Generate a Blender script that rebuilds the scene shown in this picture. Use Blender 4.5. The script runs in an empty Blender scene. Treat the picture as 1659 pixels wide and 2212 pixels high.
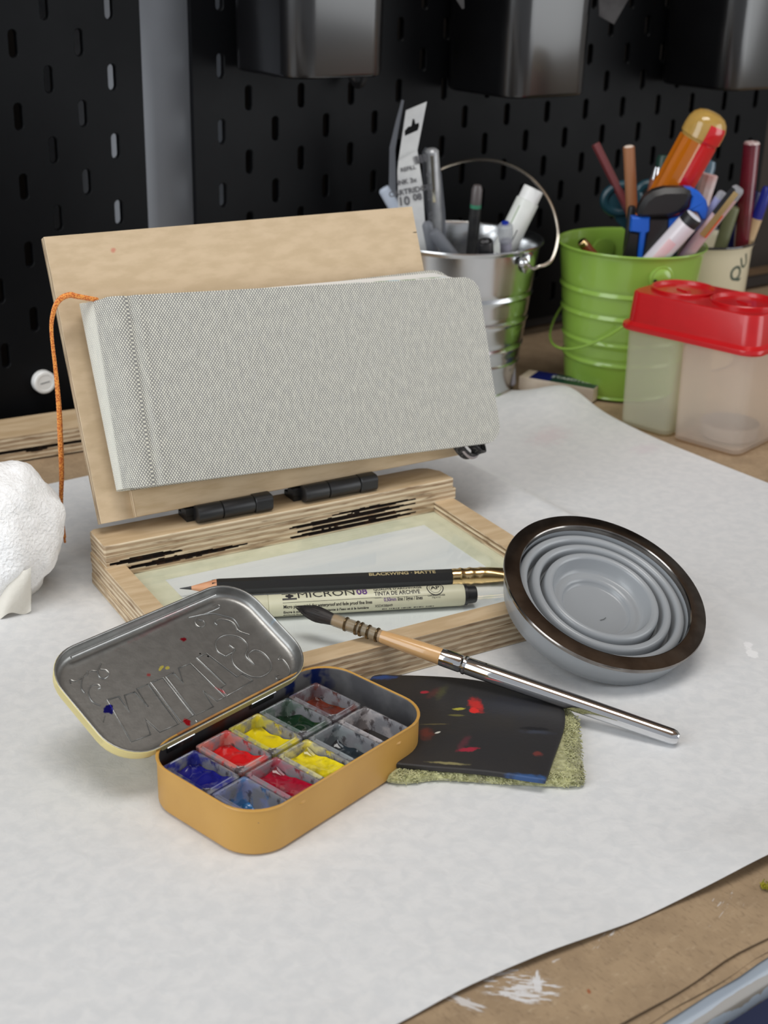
import bpy, bmesh, math, random
from math import sin, cos, pi, sqrt, atan2, radians
from mathutils import Vector, Matrix, noise
random.seed(7)
S = 0.001                      # everything below is written in millimetres
scn = bpy.context.scene
COL = scn.collection
V = Vector

# ------------------------------------------------------------------ camera
CF, CPITCH, CROLL, CH = 2886.983, 0.4014, 0.0287, 286.93
FWD = V((0, cos(CPITCH), -sin(CPITCH))); RGT0 = V((1, 0, 0)); UP0 = RGT0.cross(FWD)
RGT = cos(CROLL) * RGT0 + sin(CROLL) * UP0
UPV = -sin(CROLL) * RGT0 + cos(CROLL) * UP0
CAMP = V((0, 0, CH))
cd = bpy.data.cameras.new('camera'); cam = bpy.data.objects.new('camera', cd); COL.objects.link(cam)
m = Matrix((RGT, UPV, -FWD)).transposed().to_4x4(); m.translation = CAMP * S
cam.matrix_world = m
cd.sensor_fit = 'HORIZONTAL'; cd.sensor_width = 36.0; cd.lens = CF / 1659 * 36
cd.clip_start = 0.02; cd.clip_end = 30
cd.dof.use_dof = True; cd.dof.focus_distance = 0.55; cd.dof.aperture_fstop = 22
scn.camera = cam

# ------------------------------------------------------------------ world, lights, exposure
wd = bpy.data.worlds.new('world'); scn.world = wd; wd.use_nodes = True
bg = wd.node_tree.nodes['Background']; bg.inputs[0].default_value = (0.92, 0.95, 1.0, 1); bg.inputs[1].default_value = 0.36
def area(name, loc, target, sx, sy, energy, col=(1, 1, 1)):
    l = bpy.data.lights.new(name, 'AREA'); l.shape = 'RECTANGLE'; l.size = sx; l.size_y = sy; l.energy = energy; l.color = col
    o = bpy.data.objects.new(name, l); COL.objects.link(o); o.location = loc
    o.rotation_euler = (V(target) - V(loc)).to_track_quat('-Z', 'Y').to_euler(); return o
area('window_light', (-1.45, -0.75, 0.85), (0, 0.55, 0.25), 1.2, 2.1, 25, (0.93, 0.97, 1.0))
area('ceiling_light', (0.1, 0.15, 1.95), (0.05, 0.5, 0), 1.2, 0.7, 17, (1.0, 0.985, 0.95))
area('side_fill_light', (2.05, 0.25, 0.30), (0, 0.75, 0.2), 1.4, 1.5, 17, (0.95, 0.98, 1.0))  # added fill on the right to brighten the bin reflections, not a real window
scn.view_settings.view_transform = 'Standard'; scn.view_settings.look = 'None'
scn.view_settings.gamma = 1.0; scn.view_settings.use_curve_mapping = False
scn.view_settings.exposure = 0.16

# ------------------------------------------------------------------ pixel rays (calibrated camera) to find real positions
def ray(x, y): return RGT * ((x - 829.5) / CF) - UPV * ((y - 1106) / CF) + FWD
def onz(x, y, z=0):
    d = ray(x, y); return CAMP + d * ((z - CH) / d.z)
def onY(x, y, Y):
    d = ray(x, y); return CAMP + d * (Y / d.y)
def onplane(x, y, p, n):
    d = ray(x, y); return CAMP + d * ((p - CAMP).dot(n) / d.dot(n))
def oncyl(x, y, cx, cy, r):
    d = ray(x, y); a = d.x**2 + d.y**2; b = -2 * (d.x * cx + d.y * cy); c = cx * cx + cy * cy - r * r
    D = max(b * b - 4 * a * c, 0); return CAMP + d * ((-b - sqrt(D)) / (2 * a))

# ------------------------------------------------------------------ materials
def lin(c):
    r = []
    for v in c[:3]:
        v = v / 255.0; r.append(v / 12.92 if v <= 0.04045 else ((v + 0.055) / 1.055) ** 2.4)
    return (r[0], r[1], r[2], 1)
class NT:
    def __init__(s, name):
        s.m = bpy.data.materials.new(name); s.m.use_nodes = True; s.t = s.m.node_tree
        s.b = s.t.nodes['Principled BSDF']; s.tc = None
    def n(s, k, **kw):
        nd = s.t.nodes.new(k)
        for a, v in kw.items(): setattr(nd, a, v)
        return nd
    def l(s, a, b): s.t.links.new(a, b)
    def coord(s, scale=(1, 1, 1), rot=(0, 0, 0), loc=(0, 0, 0)):
        if s.tc is None: s.tc = s.n('ShaderNodeTexCoord')
        mp = s.n('ShaderNodeMapping'); mp.inputs['Scale'].default_value = scale; mp.inputs['Rotation'].default_value = rot
        mp.inputs['Location'].default_value = loc
        s.l(s.tc.outputs['Object'], mp.inputs[0]); return mp.outputs[0]
    def noise(s, scale, detail=3, stretch=(1, 1, 1), rough=.55, dist=0):
        nz = s.n('ShaderNodeTexNoise'); nz.inputs['Scale'].default_value = scale; nz.inputs['Detail'].default_value = detail
        nz.inputs['Roughness'].default_value = rough; nz.inputs['Distortion'].default_value = dist
        s.l(s.coord(stretch), nz.inputs['Vector']); return nz.outputs['Fac']
    def math(s, op, a, b=None, c=None, clamp=False):
        nd = s.n('ShaderNodeMath', operation=op, use_clamp=clamp)
        for i, x in enumerate((a, b, c)):
            if x is None: continue
            if isinstance(x, (int, float)): nd.inputs[i].default_value = x
            else: s.l(x, nd.inputs[i])
        return nd.outputs[0]
    def ss(s, x, lo, hi):
        nd = s.n('ShaderNodeMapRange', interpolation_type='SMOOTHSTEP'); s.l(x, nd.inputs[0])
        nd.inputs[1].default_value = lo; nd.inputs[2].default_value = hi; return nd.outputs[0]
    def mix(s, f, a, b):
        nd = s.n('ShaderNodeMix', data_type='RGBA')
        if isinstance(f, (int, float)): nd.inputs[0].default_value = f
        else: s.l(f, nd.inputs[0])
        for i, x in ((6, a), (7, b)):
            if isinstance(x, tuple): nd.inputs[i].default_value = x
            else: s.l(x, nd.inputs[i])
        return nd.outputs[2]
    def spots(s, base, lst, nscale=300, amp=.5):
        """stains: (x,y,rx,ry,rot_deg,colour,soft) in mm of object space"""
        nz = s.math('MULTIPLY', s.math('SUBTRACT', s.noise(nscale, 4), .5), amp * 2)
        if s.tc is None: s.coord()
        for (x, y, rx, ry, rot, c, soft) in lst:
            mp = s.n('ShaderNodeMapping', vector_type='TEXTURE')
            mp.inputs['Location'].default_value = (x * S, y * S, 0); mp.inputs['Rotation'].default_value = (0, 0, radians(rot))
            mp.inputs['Scale'].default_value = (rx * S, ry * S, 1); s.l(s.tc.outputs['Object'], mp.inputs[0])
            sp = s.n('ShaderNodeSeparateXYZ'); s.l(mp.outputs[0], sp.inputs[0])
            d = s.math('SQRT', s.math('ADD', s.math('MULTIPLY', sp.outputs[0], sp.outputs[0]), s.math('MULTIPLY', sp.outputs[1], sp.outputs[1])))
            f = s.ss(s.math('ADD', d, nz), 1.0, 1.0 - soft)
            if len(c) > 3: f = s.math('MULTIPLY', f, c[3])
            base = s.mix(f, base, lin(c))
        return base
    def base(s, c):
        if isinstance(c, tuple): s.b.inputs['Base Color'].default_value = c
        else: s.l(c, s.b.inputs['Base Color'])
    def bump(s, h, strength, dist=.0005, normal=None):
        b = s.n('ShaderNodeBump'); b.inputs['Strength'].default_value = strength; b.inputs['Distance'].default_value = dist
        s.l(h, b.inputs['Height'])
        if normal: s.l(normal, b.inputs['Normal'])
        s.l(b.outputs[0], s.b.inputs['Normal']); return b.outputs[0]
    def p(s, **kw):
        for k, v in kw.items():
            s.b.inputs[{'rough': 'Roughness', 'metal': 'Metallic', 'coat': 'Coat Weight', 'trans': 'Transmission Weight',
                        'ior': 'IOR', 'sheen': 'Sheen Weight', 'spec': 'Specular IOR Level', 'alpha': 'Alpha'}[k]].default_value = v
        return s
MATS = {}
def mat(name, c1, c2=None, ns=60, rough=.5, metal=0, bump=0, bs=400, stretch=(1, 1, 1), lo=.35, hi=.65, spots=None, nspot=300, aspot=.5, rvar=0, **kw):
    if name in MATS: return MATS[name]
    t = NT(name); col = lin(c1)
    if c2 is not None: col = t.mix(t.ss(t.noise(ns, 4, stretch), lo, hi), lin(c1), lin(c2))
    if spots: col = t.spots(col, spots, nspot, aspot)
    t.base(col); t.p(rough=rough, metal=metal, **kw)
    if bump: t.bump(t.noise(bs, 4, stretch), bump)
    if rvar:
        r = t.n('ShaderNodeMapRange'); t.l(t.noise(ns * 1.7, 4), r.inputs[0]); r.inputs[1].default_value = .3; r.inputs[2].default_value = .7
        r.inputs[3].default_value = max(rough - rvar, .02); r.inputs[4].default_value = rough + rvar; t.l(r.outputs[0], t.b.inputs['Roughness'])
    MATS[name] = t.m; return t.m
def frosted(name, c, clear=.35, rough=.35, tint=None):
    t = NT(name); t.base(lin(c)); t.p(rough=rough)
    tr = t.n('ShaderNodeBsdfTransparent'); tr.inputs[0].default_value = lin(tint or (245, 245, 245))
    tl = t.n('ShaderNodeBsdfTranslucent'); tl.inputs[0].default_value = lin(c)
    m1 = t.n('ShaderNodeMixShader'); m1.inputs[0].default_value = .45; t.l(t.b.outputs[0], m1.inputs[1]); t.l(tl.outputs[0], m1.inputs[2])
    m2 = t.n('ShaderNodeMixShader'); m2.inputs[0].default_value = clear; t.l(m1.outputs[0], m2.inputs[1]); t.l(tr.outputs[0], m2.inputs[2])
    t.l(m2.outputs[0], t.t.nodes['Material Output'].inputs[0]); return t.m

wood = mat('birch_face', (206, 182, 148), (190, 164, 128), ns=40, rough=.6, stretch=(1, 5, 1), bump=.08, bs=500)
def ply_edge():
    t = NT('ply_edge'); t.coord(); sp = t.n('ShaderNodeSeparateXYZ'); t.l(t.tc.outputs['Object'], sp.inputs[0])
    z = t.math('ADD', t.math('MULTIPLY', sp.outputs[2], 1000 * 2 * pi / 2.75), t.math('MULTIPLY', t.noise(14, 2), 2.0))
    w = t.math('ADD', t.math('MULTIPLY', t.math('SINE', z), .5), .5)
    f = t.ss(w, .25, .8)
    c = t.mix(f, lin((178, 154, 124)), lin((218, 201, 172)))
    c = t.mix(t.ss(t.noise(260, 5, (.25, .25, 2.5)), .45, .75), c, lin((128, 100, 72)))
    t.base(c); t.p(rough=.75); t.bump(t.noise(700, 3, (.3, .3, 2)), .3); return t.m
PLY = ply_edge()
BURNT = mat('burnt_wood', (38, 26, 17), (88, 56, 32), ns=260, rough=.9, lo=.5, hi=.8)
BLACKP = mat('black_plastic', (24, 24, 26), (30, 30, 32), rough=.42, bump=.05, bs=900)
CHROME = mat('chrome', (225, 226, 228), rough=.06, metal=1)
STEEL = mat('steel', (196, 197, 198), (180, 181, 182), rough=.24, metal=1, rvar=.06)
WHITEP = mat('white_plastic', (232, 233, 232), rough=.3)

# ------------------------------------------------------------------ object helpers
def frame(o, x=(1, 0, 0), y=(0, 1, 0)):
    x = V(x).normalized(); z = x.cross(V(y)).normalized(); y = z.cross(x)
    mm = Matrix((x, y, z)).transposed().to_4x4(); mm.translation = V(o) * S; return mm
def rotz(o, a): return frame(o, (cos(a), sin(a), 0), (-sin(a), cos(a), 0))
def axisframe(a, b, hint=(0, 0, 1)):
    """z axis runs from a to b"""
    z = (V(b) - V(a)).normalized(); h = V(hint)
    if abs(z.dot(h)) > .98: h = V((0, 1, 0))
    x = h.cross(z).normalized(); y = z.cross(x)
    mm = Matrix((x, y, z)).transposed().to_4x4(); mm.translation = V(a) * S; return mm
def tag(o, label, cat, group=None):
    o['label'] = label; o['category'] = cat
    if group: o['group'] = group
    return o
def thing(name, label, cat, M=Matrix(), group=None):
    o = bpy.data.objects.new(name, None); o.empty_display_size = .01; COL.objects.link(o); o.matrix_world = M
    return tag(o, label, cat, group)
def obj(name, md, mt, parent=None, M=None, smooth=True, ang=35, label=None, kind=None):
    verts, faces = md[0], md[1]
    me = bpy.data.meshes.new(name)
    me.from_pydata([(v[0] * S, v[1] * S, v[2] * S) for v in verts], [], faces); me.update()
    mts = mt if isinstance(mt, (list, tuple)) else [mt]
    for x in mts: me.materials.append(x)
    if len(md) > 2 and md[2]: me.polygons.foreach_set('material_index', md[2])
    bm = bmesh.new(); bm.from_mesh(me); bmesh.ops.recalc_face_normals(bm, faces=bm.faces); bm.to_mesh(me); bm.free()
    if smooth:
        me.polygons.foreach_set('use_smooth', [True] * len(me.polygons)); me.set_sharp_from_angle(angle=radians(ang))
    o = bpy.data.objects.new(name, me); COL.objects.link(o)
    if parent is not None: o.parent = parent
    if M is not None: o.matrix_local = M
    if label: o['label'] = label
    if kind: o['kind'] = kind
    return o
def addmesh(name, me, mt, parent=None, M=None, label=None):
    me.materials.clear(); me.materials.append(mt)
    o = bpy.data.objects.new(name, me); COL.objects.link(o)
    if parent is not None: o.parent = parent
    if M is not None: o.matrix_local = M
    if label: o['label'] = label
    return o
def join(*ms):
    vs, fs, mi = [], [], []
    for m_ in ms:
        k = len(vs); vs += list(m_[0]); fs += [tuple(i + k for i in f) for f in m_[1]]
        mi += (m_[2] if len(m_) > 2 and m_[2] else [0] * len(m_[1]))
    return vs, fs, mi
def xf(md, M=None, t=(0, 0, 0), mi=None):
    vs = [(M @ V(v) if M else V(v)) + V(t) for v in md[0]]
    return (vs, md[1], [mi] * len(md[1]) if mi is not None else (md[2] if len(md) > 2 else None))
def loft(rings, cap0=True, cap1=True, closed=True):
    n = len(rings[0]); vs = [p for r in rings for p in r]; fs = []
    for i in range(len(rings) - 1):
        for j in range(n if closed else n - 1):
            k = (j + 1) % n; fs.append((i * n + j, i * n + k, (i + 1) * n + k, (i + 1) * n + j))
    if cap0: fs.append(tuple(range(n))[::-1])
    if cap1: fs.append(tuple((len(rings) - 1) * n + j for j in range(n)))
    return vs, fs
def circ(r, z, n=24, ry=None, ph=0): return [(r * cos(2 * pi * i / n + ph), (ry or r) * sin(2 * pi * i / n + ph), z) for i in range(n)]
def lathe(prof, n=32, cap0=True, cap1=True): return loft([circ(max(r, .001), z, n) for r, z in prof], cap0, cap1)
def rrect(L, W, R, z=0, n=6, cx=0, cy=0):
    R = min(R, L / 2 - .01, W / 2 - .01); pts = []
    for sx, sy, a0 in ((1, 1, 0), (-1, 1, 90), (-1, -1, 180), (1, -1, 270)):
        for k in range(n + 1):
            a = radians(a0 + 90 * k / n); pts.append((cx + sx * (L / 2 - R) + R * cos(a), cy + sy * (W / 2 - R) + R * sin(a), z))
    return pts
def prism(poly, z0, z1, b=0, both=True):
    """extrude 2-D polygon with a small chamfer"""
    P = [V((p[0], p[1])) for p in poly]; n = len(P)
    def off(d):
        out = []
        for i in range(n):
            e1 = (P[i] - P[i - 1]); e2 = (P[(i + 1) % n] - P[i])
            e1 = e1.normalized() if e1.length else V((1, 0)); e2 = e2.normalized() if e2.length else e1
            nn = V((e1.y + e2.y, -e1.x - e2.x)); nn = nn.normalized() if nn.length > 1e-6 else V((e1.y, -e1.x))
            out.append(P[i] - nn * d * ar)
        return out
    A = sum(P[i - 1].x * P[i].y - P[i].x * P[i - 1].y for i in range(n)); ar = 1 if A > 0 else -1
    if not b: return loft([[(p.x, p.y, z0) for p in P], [(p.x, p.y, z1) for p in P]])
    Q = off(b)
    r = [[(p.x, p.y, z0) for p in Q], [(p.x, p.y, z0 + b) for p in P]] if both else [[(p.x, p.y, z0) for p in P]]
    return loft(r + [[(p.x, p.y, z1 - b) for p in P], [(p.x, p.y, z1) for p in Q]])
def box(x0, x1, y0, y1, z0, z1, b=.2):
    return prism([(x0, y0), (x1, y0), (x1, y1), (x0, y1)], z0, z1, min(b, (z1 - z0) / 2.5))
def tube(pts, r, n=8, cap=True):
    P = [V(p) for p in pts]; rings = []; t = (P[1] - P[0]).normalized()
    u = t.orthogonal().normalized()
    for i, p in enumerate(P):
        t2 = (P[min(i + 1, len(P) - 1)] - P[max(i - 1, 0)]).normalized()
        q = t.rotation_difference(t2); u = (q @ u).normalized(); t = t2; w = t.cross(u)
        rr = r[i] if isinstance(r, (list, tuple)) else r
        rings.append([p + (u * cos(2 * pi * k / n) + w * sin(2 * pi * k / n)) * rr for k in range(n)])
    return loft(rings, cap, cap)
def smoothpath(pts, k=8):
    P = [V(p) for p in pts]; P = [P[0] * 2 - P[1]] + P + [P[-1] * 2 - P[-2]]; out = []
    for i in range(1, len(P) - 2):
        for j in range(k):
            t = j / k; a, b, c, d = P[i - 1], P[i], P[i + 1], P[i + 2]
            out.append(.5 * ((2 * b) + (c - a) * t + (2 * a - 5 * b + 4 * c - d) * t * t + (3 * b - a - 3 * c + d) * t ** 3))
    out.append(P[-2]); return out
def grid(nx, ny, fn):
    vs = [fn(i / nx, j / ny) for j in range(ny + 1) for i in range(nx + 1)]; w = nx + 1
    return vs, [(j * w + i, j * w + i + 1, (j + 1) * w + i + 1, (j + 1) * w + i) for j in range(ny) for i in range(nx)]
def plate(md_top, thick):
    vs, fs = md_top; n = len(vs); v2 = [(v[0], v[1], v[2] - thick) for v in vs]
    from collections import Counter
    ec = {}
    for f in fs:
        for a, b in zip(f, f[1:] + f[:1]):
            if (b, a) in ec: del ec[(b, a)]
            else: ec[(a, b)] = 1
    return list(vs) + v2, list(fs) + [tuple(i + n for i in f[::-1]) for f in fs] + [(b, a, a + n, b + n) for a, b in ec]
def wood_idx(md, tol=.7):
    """material 0 = ply edge, 1 = face, by local normal"""
    vs, fs = md[0], md[1]; mi = []
    for f in fs:
        nn = V((0, 0, 0))
        for k in range(1, len(f) - 1): nn += (V(vs[f[k]]) - V(vs[f[0]])).cross(V(vs[f[k + 1]]) - V(vs[f[0]]))
        mi.append(1 if nn.length and abs(nn.normalized().z) > tol else 0)
    return vs, fs, mi
def textmesh(txt, size, align='CENTER', depth=.02, outline=0, bold=False, fn=None, space=1, width=0, cut=0):
    cu = bpy.data.curves.new('lettering', 'FONT'); cu.body = txt; cu.size = size * S; cu.align_x = align; cu.align_y = 'CENTER'
    cu.space_character = space; cu.resolution_u = 3
    if outline: cu.fill_mode = 'NONE'; cu.bevel_depth = outline * S; cu.bevel_resolution = 1
    else:
        cu.extrude = depth * S
        if bold: cu.offset = size * S * .02
    o = bpy.data.objects.new('tmp', cu); COL.objects.link(o)
    dg = bpy.context.evaluated_depsgraph_get(); me = bpy.data.meshes.new_from_object(o.evaluated_get(dg)); bpy.data.objects.remove(o); bpy.data.curves.remove(cu)
    if width:
        xs = [v.co.x for v in me.vertices]; k = width * S / (max(xs) - min(xs))
        for v in me.vertices: v.co.x *= k
    if cut:
        bm = bmesh.new(); bm.from_mesh(me); y = -size
        while y < size:
            bmesh.ops.bisect_plane(bm, geom=bm.verts[:] + bm.edges[:] + bm.faces[:], plane_co=(0, y * S, 0), plane_no=(0, 1, 0)); y += cut
        bm.to_mesh(me); bm.free()
    if fn:
        for v in me.vertices: v.co = V(fn(v.co / S)) * S
    return me
def shape2d(outer, holes, thick, name='shape'):
    cu = bpy.data.curves.new(name, 'CURVE'); cu.dimensions = '2D'; cu.fill_mode = 'BOTH'; cu.extrude = thick / 2 * S
    for poly in [outer] + holes:
        sp = cu.splines.new('POLY'); sp.points.add(len(poly) - 1); sp.use_cyclic_u = True
        for i, p in enumerate(poly): sp.points[i].co = (p[0] * S, p[1] * S, 0, 1)
    o = bpy.data.objects.new('tmp', cu); COL.objects.link(o)
    dg = bpy.context.evaluated_depsgraph_get(); me = bpy.data.meshes.new_from_object(o.evaluated_get(dg)); bpy.data.objects.remove(o); bpy.data.curves.remove(cu)
    return me
nz = lambda x, y, z=0, s=1.0: noise.noise(V((x * s, y * s, z * s)))

# ================================================================== THE SETTING
PD = V((0.80129, 0.59827, 0)); PN = V((0.59827, -0.80129, 0)); PO = V((-217.875, 797.763, 0))   # pegboard line, normal toward the camera
def U(u, n, z=0): return PO + PD * u + PN * n + V((0, 0, z))
WALLF = frame(PO, PD, -PN)       # local x along wall, y away from camera (behind), z up
def struct(name, md, mt, M=None, **k):
    o = obj(name, md, mt, None, M, **k); o['kind'] = 'structure'; return o
struct('wall_back', box(-1500, 2200, 95, 130, -740, 2100, 1), mat('dark_wall', (44, 38, 34), (56, 48, 42), ns=8, rough=.85), WALLF)
struct('floor', box(-1500, 2200, -2600, 95, -770, -740, 1), mat('dark_floor', (40, 34, 30), (58, 48, 40), ns=10, rough=.7), WALLF)
struct('ceiling', box(-1500, 2200, -2600, 130, 2100, 2130, 1), mat('brown_ceiling', (196, 164, 138), (180, 150, 124), ns=6, rough=.8), WALLF)
struct('wall_right', box(2200, 2230, -2600, 130, -740, 2100, 1), mat('grey_wall', (176, 172, 166), (166, 162, 156), ns=6, rough=.9), WALLF)

# desk: worktop, kraft sheets, painted metal edge
desk = thing('desk', 'wooden desk covered with brown kraft paper along a light blue metal front edge', 'desk', WALLF)
obj('worktop', box(-520, 1000, -572, 90, -30, -4.2, .5), mat('worktop_wood', (120, 96, 70), (98, 76, 54), ns=20, rough=.7), desk)
kspots = [(-62, -557, 1.4, .7, 60, (150, 84, 48, .9), .4), (40, -20, 60, 25, 0, (70, 50, 36, .6), .9), (-300, -20, 90, 20, 0, (90, 68, 50, .5), .9)]
kt = NT('kraft_paper'); c_ = kt.mix(kt.ss(kt.noise(60, 4), .35, .65), lin((164, 141, 112)), lin((150, 128, 101)))
c_ = kt.mix(kt.math('MULTIPLY', kt.ss(kt.noise(900, 4, (1, .35, 1)), .5, .75), .55), c_, lin((118, 98, 76)))
c_ = kt.mix(kt.math('MULTIPLY', kt.ss(kt.noise(620, 4, (.4, 1, 1)), .56, .8), .5), c_, lin((186, 166, 138)))
c_ = kt.spots(c_, kspots, 420, .75)
def smear(c_, x, y, rx, ry, rot, thr, dens=1.0):
    mp = kt.n('ShaderNodeMapping', vector_type='TEXTURE'); mp.inputs['Location'].default_value = (x * S, y * S, 0); mp.inputs['Rotation'].default_value = (0, 0, radians(rot)); mp.inputs['Scale'].default_value = (rx * S, ry * S, 1)
    kt.l(kt.tc.outputs['Object'], mp.inputs[0]); ln_ = kt.n('ShaderNodeVectorMath', operation='LENGTH'); kt.l(mp.outputs[0], ln_.inputs[0])
    m2 = kt.n('ShaderNodeMapping'); m2.inputs['Rotation'].default_value = (0, 0, -radians(rot)); kt.l(kt.tc.outputs['Object'], m2.inputs[0])
    m3 = kt.n('ShaderNodeMapping'); m3.inputs['Scale'].default_value = (.28, 1.6, 1); kt.l(m2.outputs[0], m3.inputs[0])
    nn = kt.n('ShaderNodeTexNoise'); nn.inputs['Scale'].default_value = 520; nn.inputs['Detail'].default_value = 5; nn.inputs['Roughness'].default_value = .65; kt.l(m3.outputs[0], nn.inputs['Vector'])
    f = kt.ss(kt.math('SUBTRACT', nn.outputs['Fac'], kt.math('MULTIPLY', ln_.outputs['Value'], .16)), thr, thr + .05)
    f = kt.math('MULTIPLY', f, kt.ss(ln_.outputs['Value'], 1.15, .8)); return kt.mix(kt.math('MULTIPLY', f, dens), c_, lin((214, 214, 216)))
def kxy(px, py): q = WALLF.inverted() @ (onz(px, py, -1.2) * S) / S; return q.x, q.y
for (px, py, rx, ry, rot, th_, de) in ((1125, 2135, 13, 6.5, -42, .40, .9), (1160, 2120, 5, 2, 50, .34, .9), (1085, 2100, 9, 3, -30, .45, .7), (1005, 2165, 7, 2.2, -62, .38, .7), (1310, 2015, 12, 5, 10, .52, .6), (1560, 1960, 16, 8, 20, .56, .5), (1190, 2090, 9, 3, -10, .48, .6)):
    x_, y_ = kxy(px, py); c_ = smear(c_, x_, y_, rx, ry, rot, th_, de)
kt.base(c_); kt.p(rough=.85); kt.bump(kt.noise(260, 4), .35); kraft = kt.m
def kz(u, n): return -.75 + 1.1 * nz(u, n, 0, .012) + .35 * nz(u, n, 3, .05) if n > 555 or u > 340 or n < 70 else -.75
def kraft_fn(a, b):
    u = -500 + a * 1480; n = -20 + b * 592
    z = -1.2 + (.55 * nz(u, n, 0, .02) + .2 * nz(u, n, 3, .06))
    if b > .999: n += 1.6 * nz(u, 0, 0, .035)
    return (u, -n, min(z, -.75))
obj('kraft_sheet', plate(grid(230, 100, kraft_fn), .35), kraft, desk, label='brown kraft paper sheet with white paint smears')
def kraft2(a, b):
    u = -500 + a * 1480; n = 560 + b * 15.2
    if b > .99: n += 1.1 * nz(u, 5, 0, .06)
    return (u, -n, -2.0 - 1.1 * b + .5 * nz(u, n, 9, .05) + (1.2 if abs(u + 38) < 1.2 else 0) * b)
obj('folded_kraft_edge', plate(grid(300, 6, kraft2), .3), kraft, desk)
def kraft3(a, b):
    u = -500 + a * 1480; n = 562 + b * 14.6
    if b > .99: n += 1.6 * nz(u, 15, 0, .05)
    return (u, -n, -3.0 - .9 * b + .5 * nz(u, n, 19, .04))
obj('folded_kraft_edge', plate(grid(300, 4, kraft3), .3), kraft, desk)
prof = [(-572, -4.3), (-575, -4.4), (-577.6, -5.4), (-579.6, -7.4), (-580.8, -10), (-581.1, -13), (-580.4, -16), (-578.4, -18), (-572, -18)]
blue = NT('blue_metal_paint'); c_ = blue.mix(blue.ss(blue.noise(9, 2), .4, .6), lin((156, 166, 174)), lin((142, 152, 164)))
blue.coord(); sp_ = blue.n('ShaderNodeSeparateXYZ'); blue.l(blue.tc.outputs['Object'], sp_.inputs[0])
band = blue.ss(blue.math('ABSOLUTE', blue.math('ADD', sp_.outputs[1], .5800)), .0018, .0003)
chip = blue.ss(blue.math('ADD', blue.math('MULTIPLY', band, .42), blue.noise(90, 4, (.5, 1, 1))), .82, .85)
blue.base(blue.mix(chip, c_, lin((122, 116, 108)))); blue.p(rough=.28, coat=.3)
blue2 = mat('navy_metal_paint', (52, 60, 92), rough=.35)
rings = [[(u, y, z) for (y, z) in prof] for u in (-520, 1000)]
obj('metal_edge', loft(rings), blue.m, desk)
obj('apron', box(-520, 1000, -577.6, -573, -34, -18.2, .3), blue2, desk)
obj('leg', box(-500, -450, -570, -520, -740, -30, 1), blue2, desk); obj('leg', box(930, 980, -570, -520, -740, -30, 1), blue2, desk)
obj('leg', box(-500, -450, 0, 50, -740, -30, 1), blue2, desk); obj('leg', box(930, 980, 0, 50, -740, -30, 1), blue2, desk)

# white paper sheet with rolled-paper creases and a lifted back corner
def sst(x, a, b):
    t = max(0, min(1, (x - a) / (b - a))); return t * t * (3 - 2 * t)
def pz(u, n):
    z = .12 * nz(u, n, 0, .02)
    uc = u - 181 + (n - 100) * .03; z += 7.0 * (max(0, 1 + uc / 55) ** 1.5 if uc < 0 else max(0, 1 - uc / 14)) * sst(n, 480, 330) * sst(n, 96, 140)
    z += 4.0 * (max(0, 1 - (n - 205) / 40) if n > 205 else max(0, 1 + (n - 205) / 18)) * sst(u, -78, -100)
    z += 11.5 * math.exp(-((n - 141) / 26) ** 2) * math.exp(-((312 - u) / 34) ** 2)
    z += 3.0 * math.exp(-((n - 175) / 40) ** 2) * sst(u, 240, 320)
    z += 2.4 * sst(n, 500, 546) * (.55 + 1.1 * nz(u, 0, 2, .022)) + 2.2 * sst(n, 520, 548) * sst(u, -30, 40)
    z += .8 * nz(u, n, 7, .012) * sst(u, 210, 260)
    return max(z, -.25) - .15
def paper_fn(a, b):
    n = 92 + b * 453 + (4 * a if b > .99 else 0)
    ur = 320 if n > 140 else min(320, 303 + max(0, (n - 96)) * .42)
    u = -420 + (ur + 420) * (1 - (1 - a) ** 1.15)
    if b > .985: n = 534.5 + sst(u, -140, 60) * 15 + .8 * nz(u, 0, 0, .03)
    return (u, -n, pz(u, n))
pt = NT('butcher_paper'); c_ = pt.mix(pt.ss(pt.noise(170, 6, dist=.5), .32, .68), lin((221, 222, 223)), lin((212, 214, 216)))
c_ = pt.mix(pt.ss(pt.noise(6, 3), .5, .8), c_, lin((216, 217, 218)))
c_ = pt.spots(c_, [(262, -186, 26, 16, 20, (214, 190, 196, .35), .9), (205, -132, 16, 9, 10, (214, 190, 196, .3), .9), (300, -235, 18, 10, 0, (212, 196, 206, .35), .9),
                   (145, -447, 5.5, 3, 60, (238, 239, 240, .85), .3), (150, -441, 3, 2.5, 20, (240, 240, 242, .8), .4), (188, -247, .9, .6, 0, (90, 90, 92), .5),
                   (-3, -410, .8, .5, 0, (120, 120, 120), .5)], 300, .7)
pt.base(c_); pt.p(rough=.62); bn = pt.math('ADD', pt.math('MULTIPLY', pt.noise(150, 5, dist=.6), .8), pt.math('MULTIPLY', pt.noise(24, 3), .25)); pt.bump(bn, .5, .0006)
o = obj('paper_sheet', plate(grid(260, 150, paper_fn), .12), pt.m, None, WALLF, ang=60)
tag(o, 'large white sheet of butcher paper covering the desk, back corner curled up', 'paper')

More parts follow.
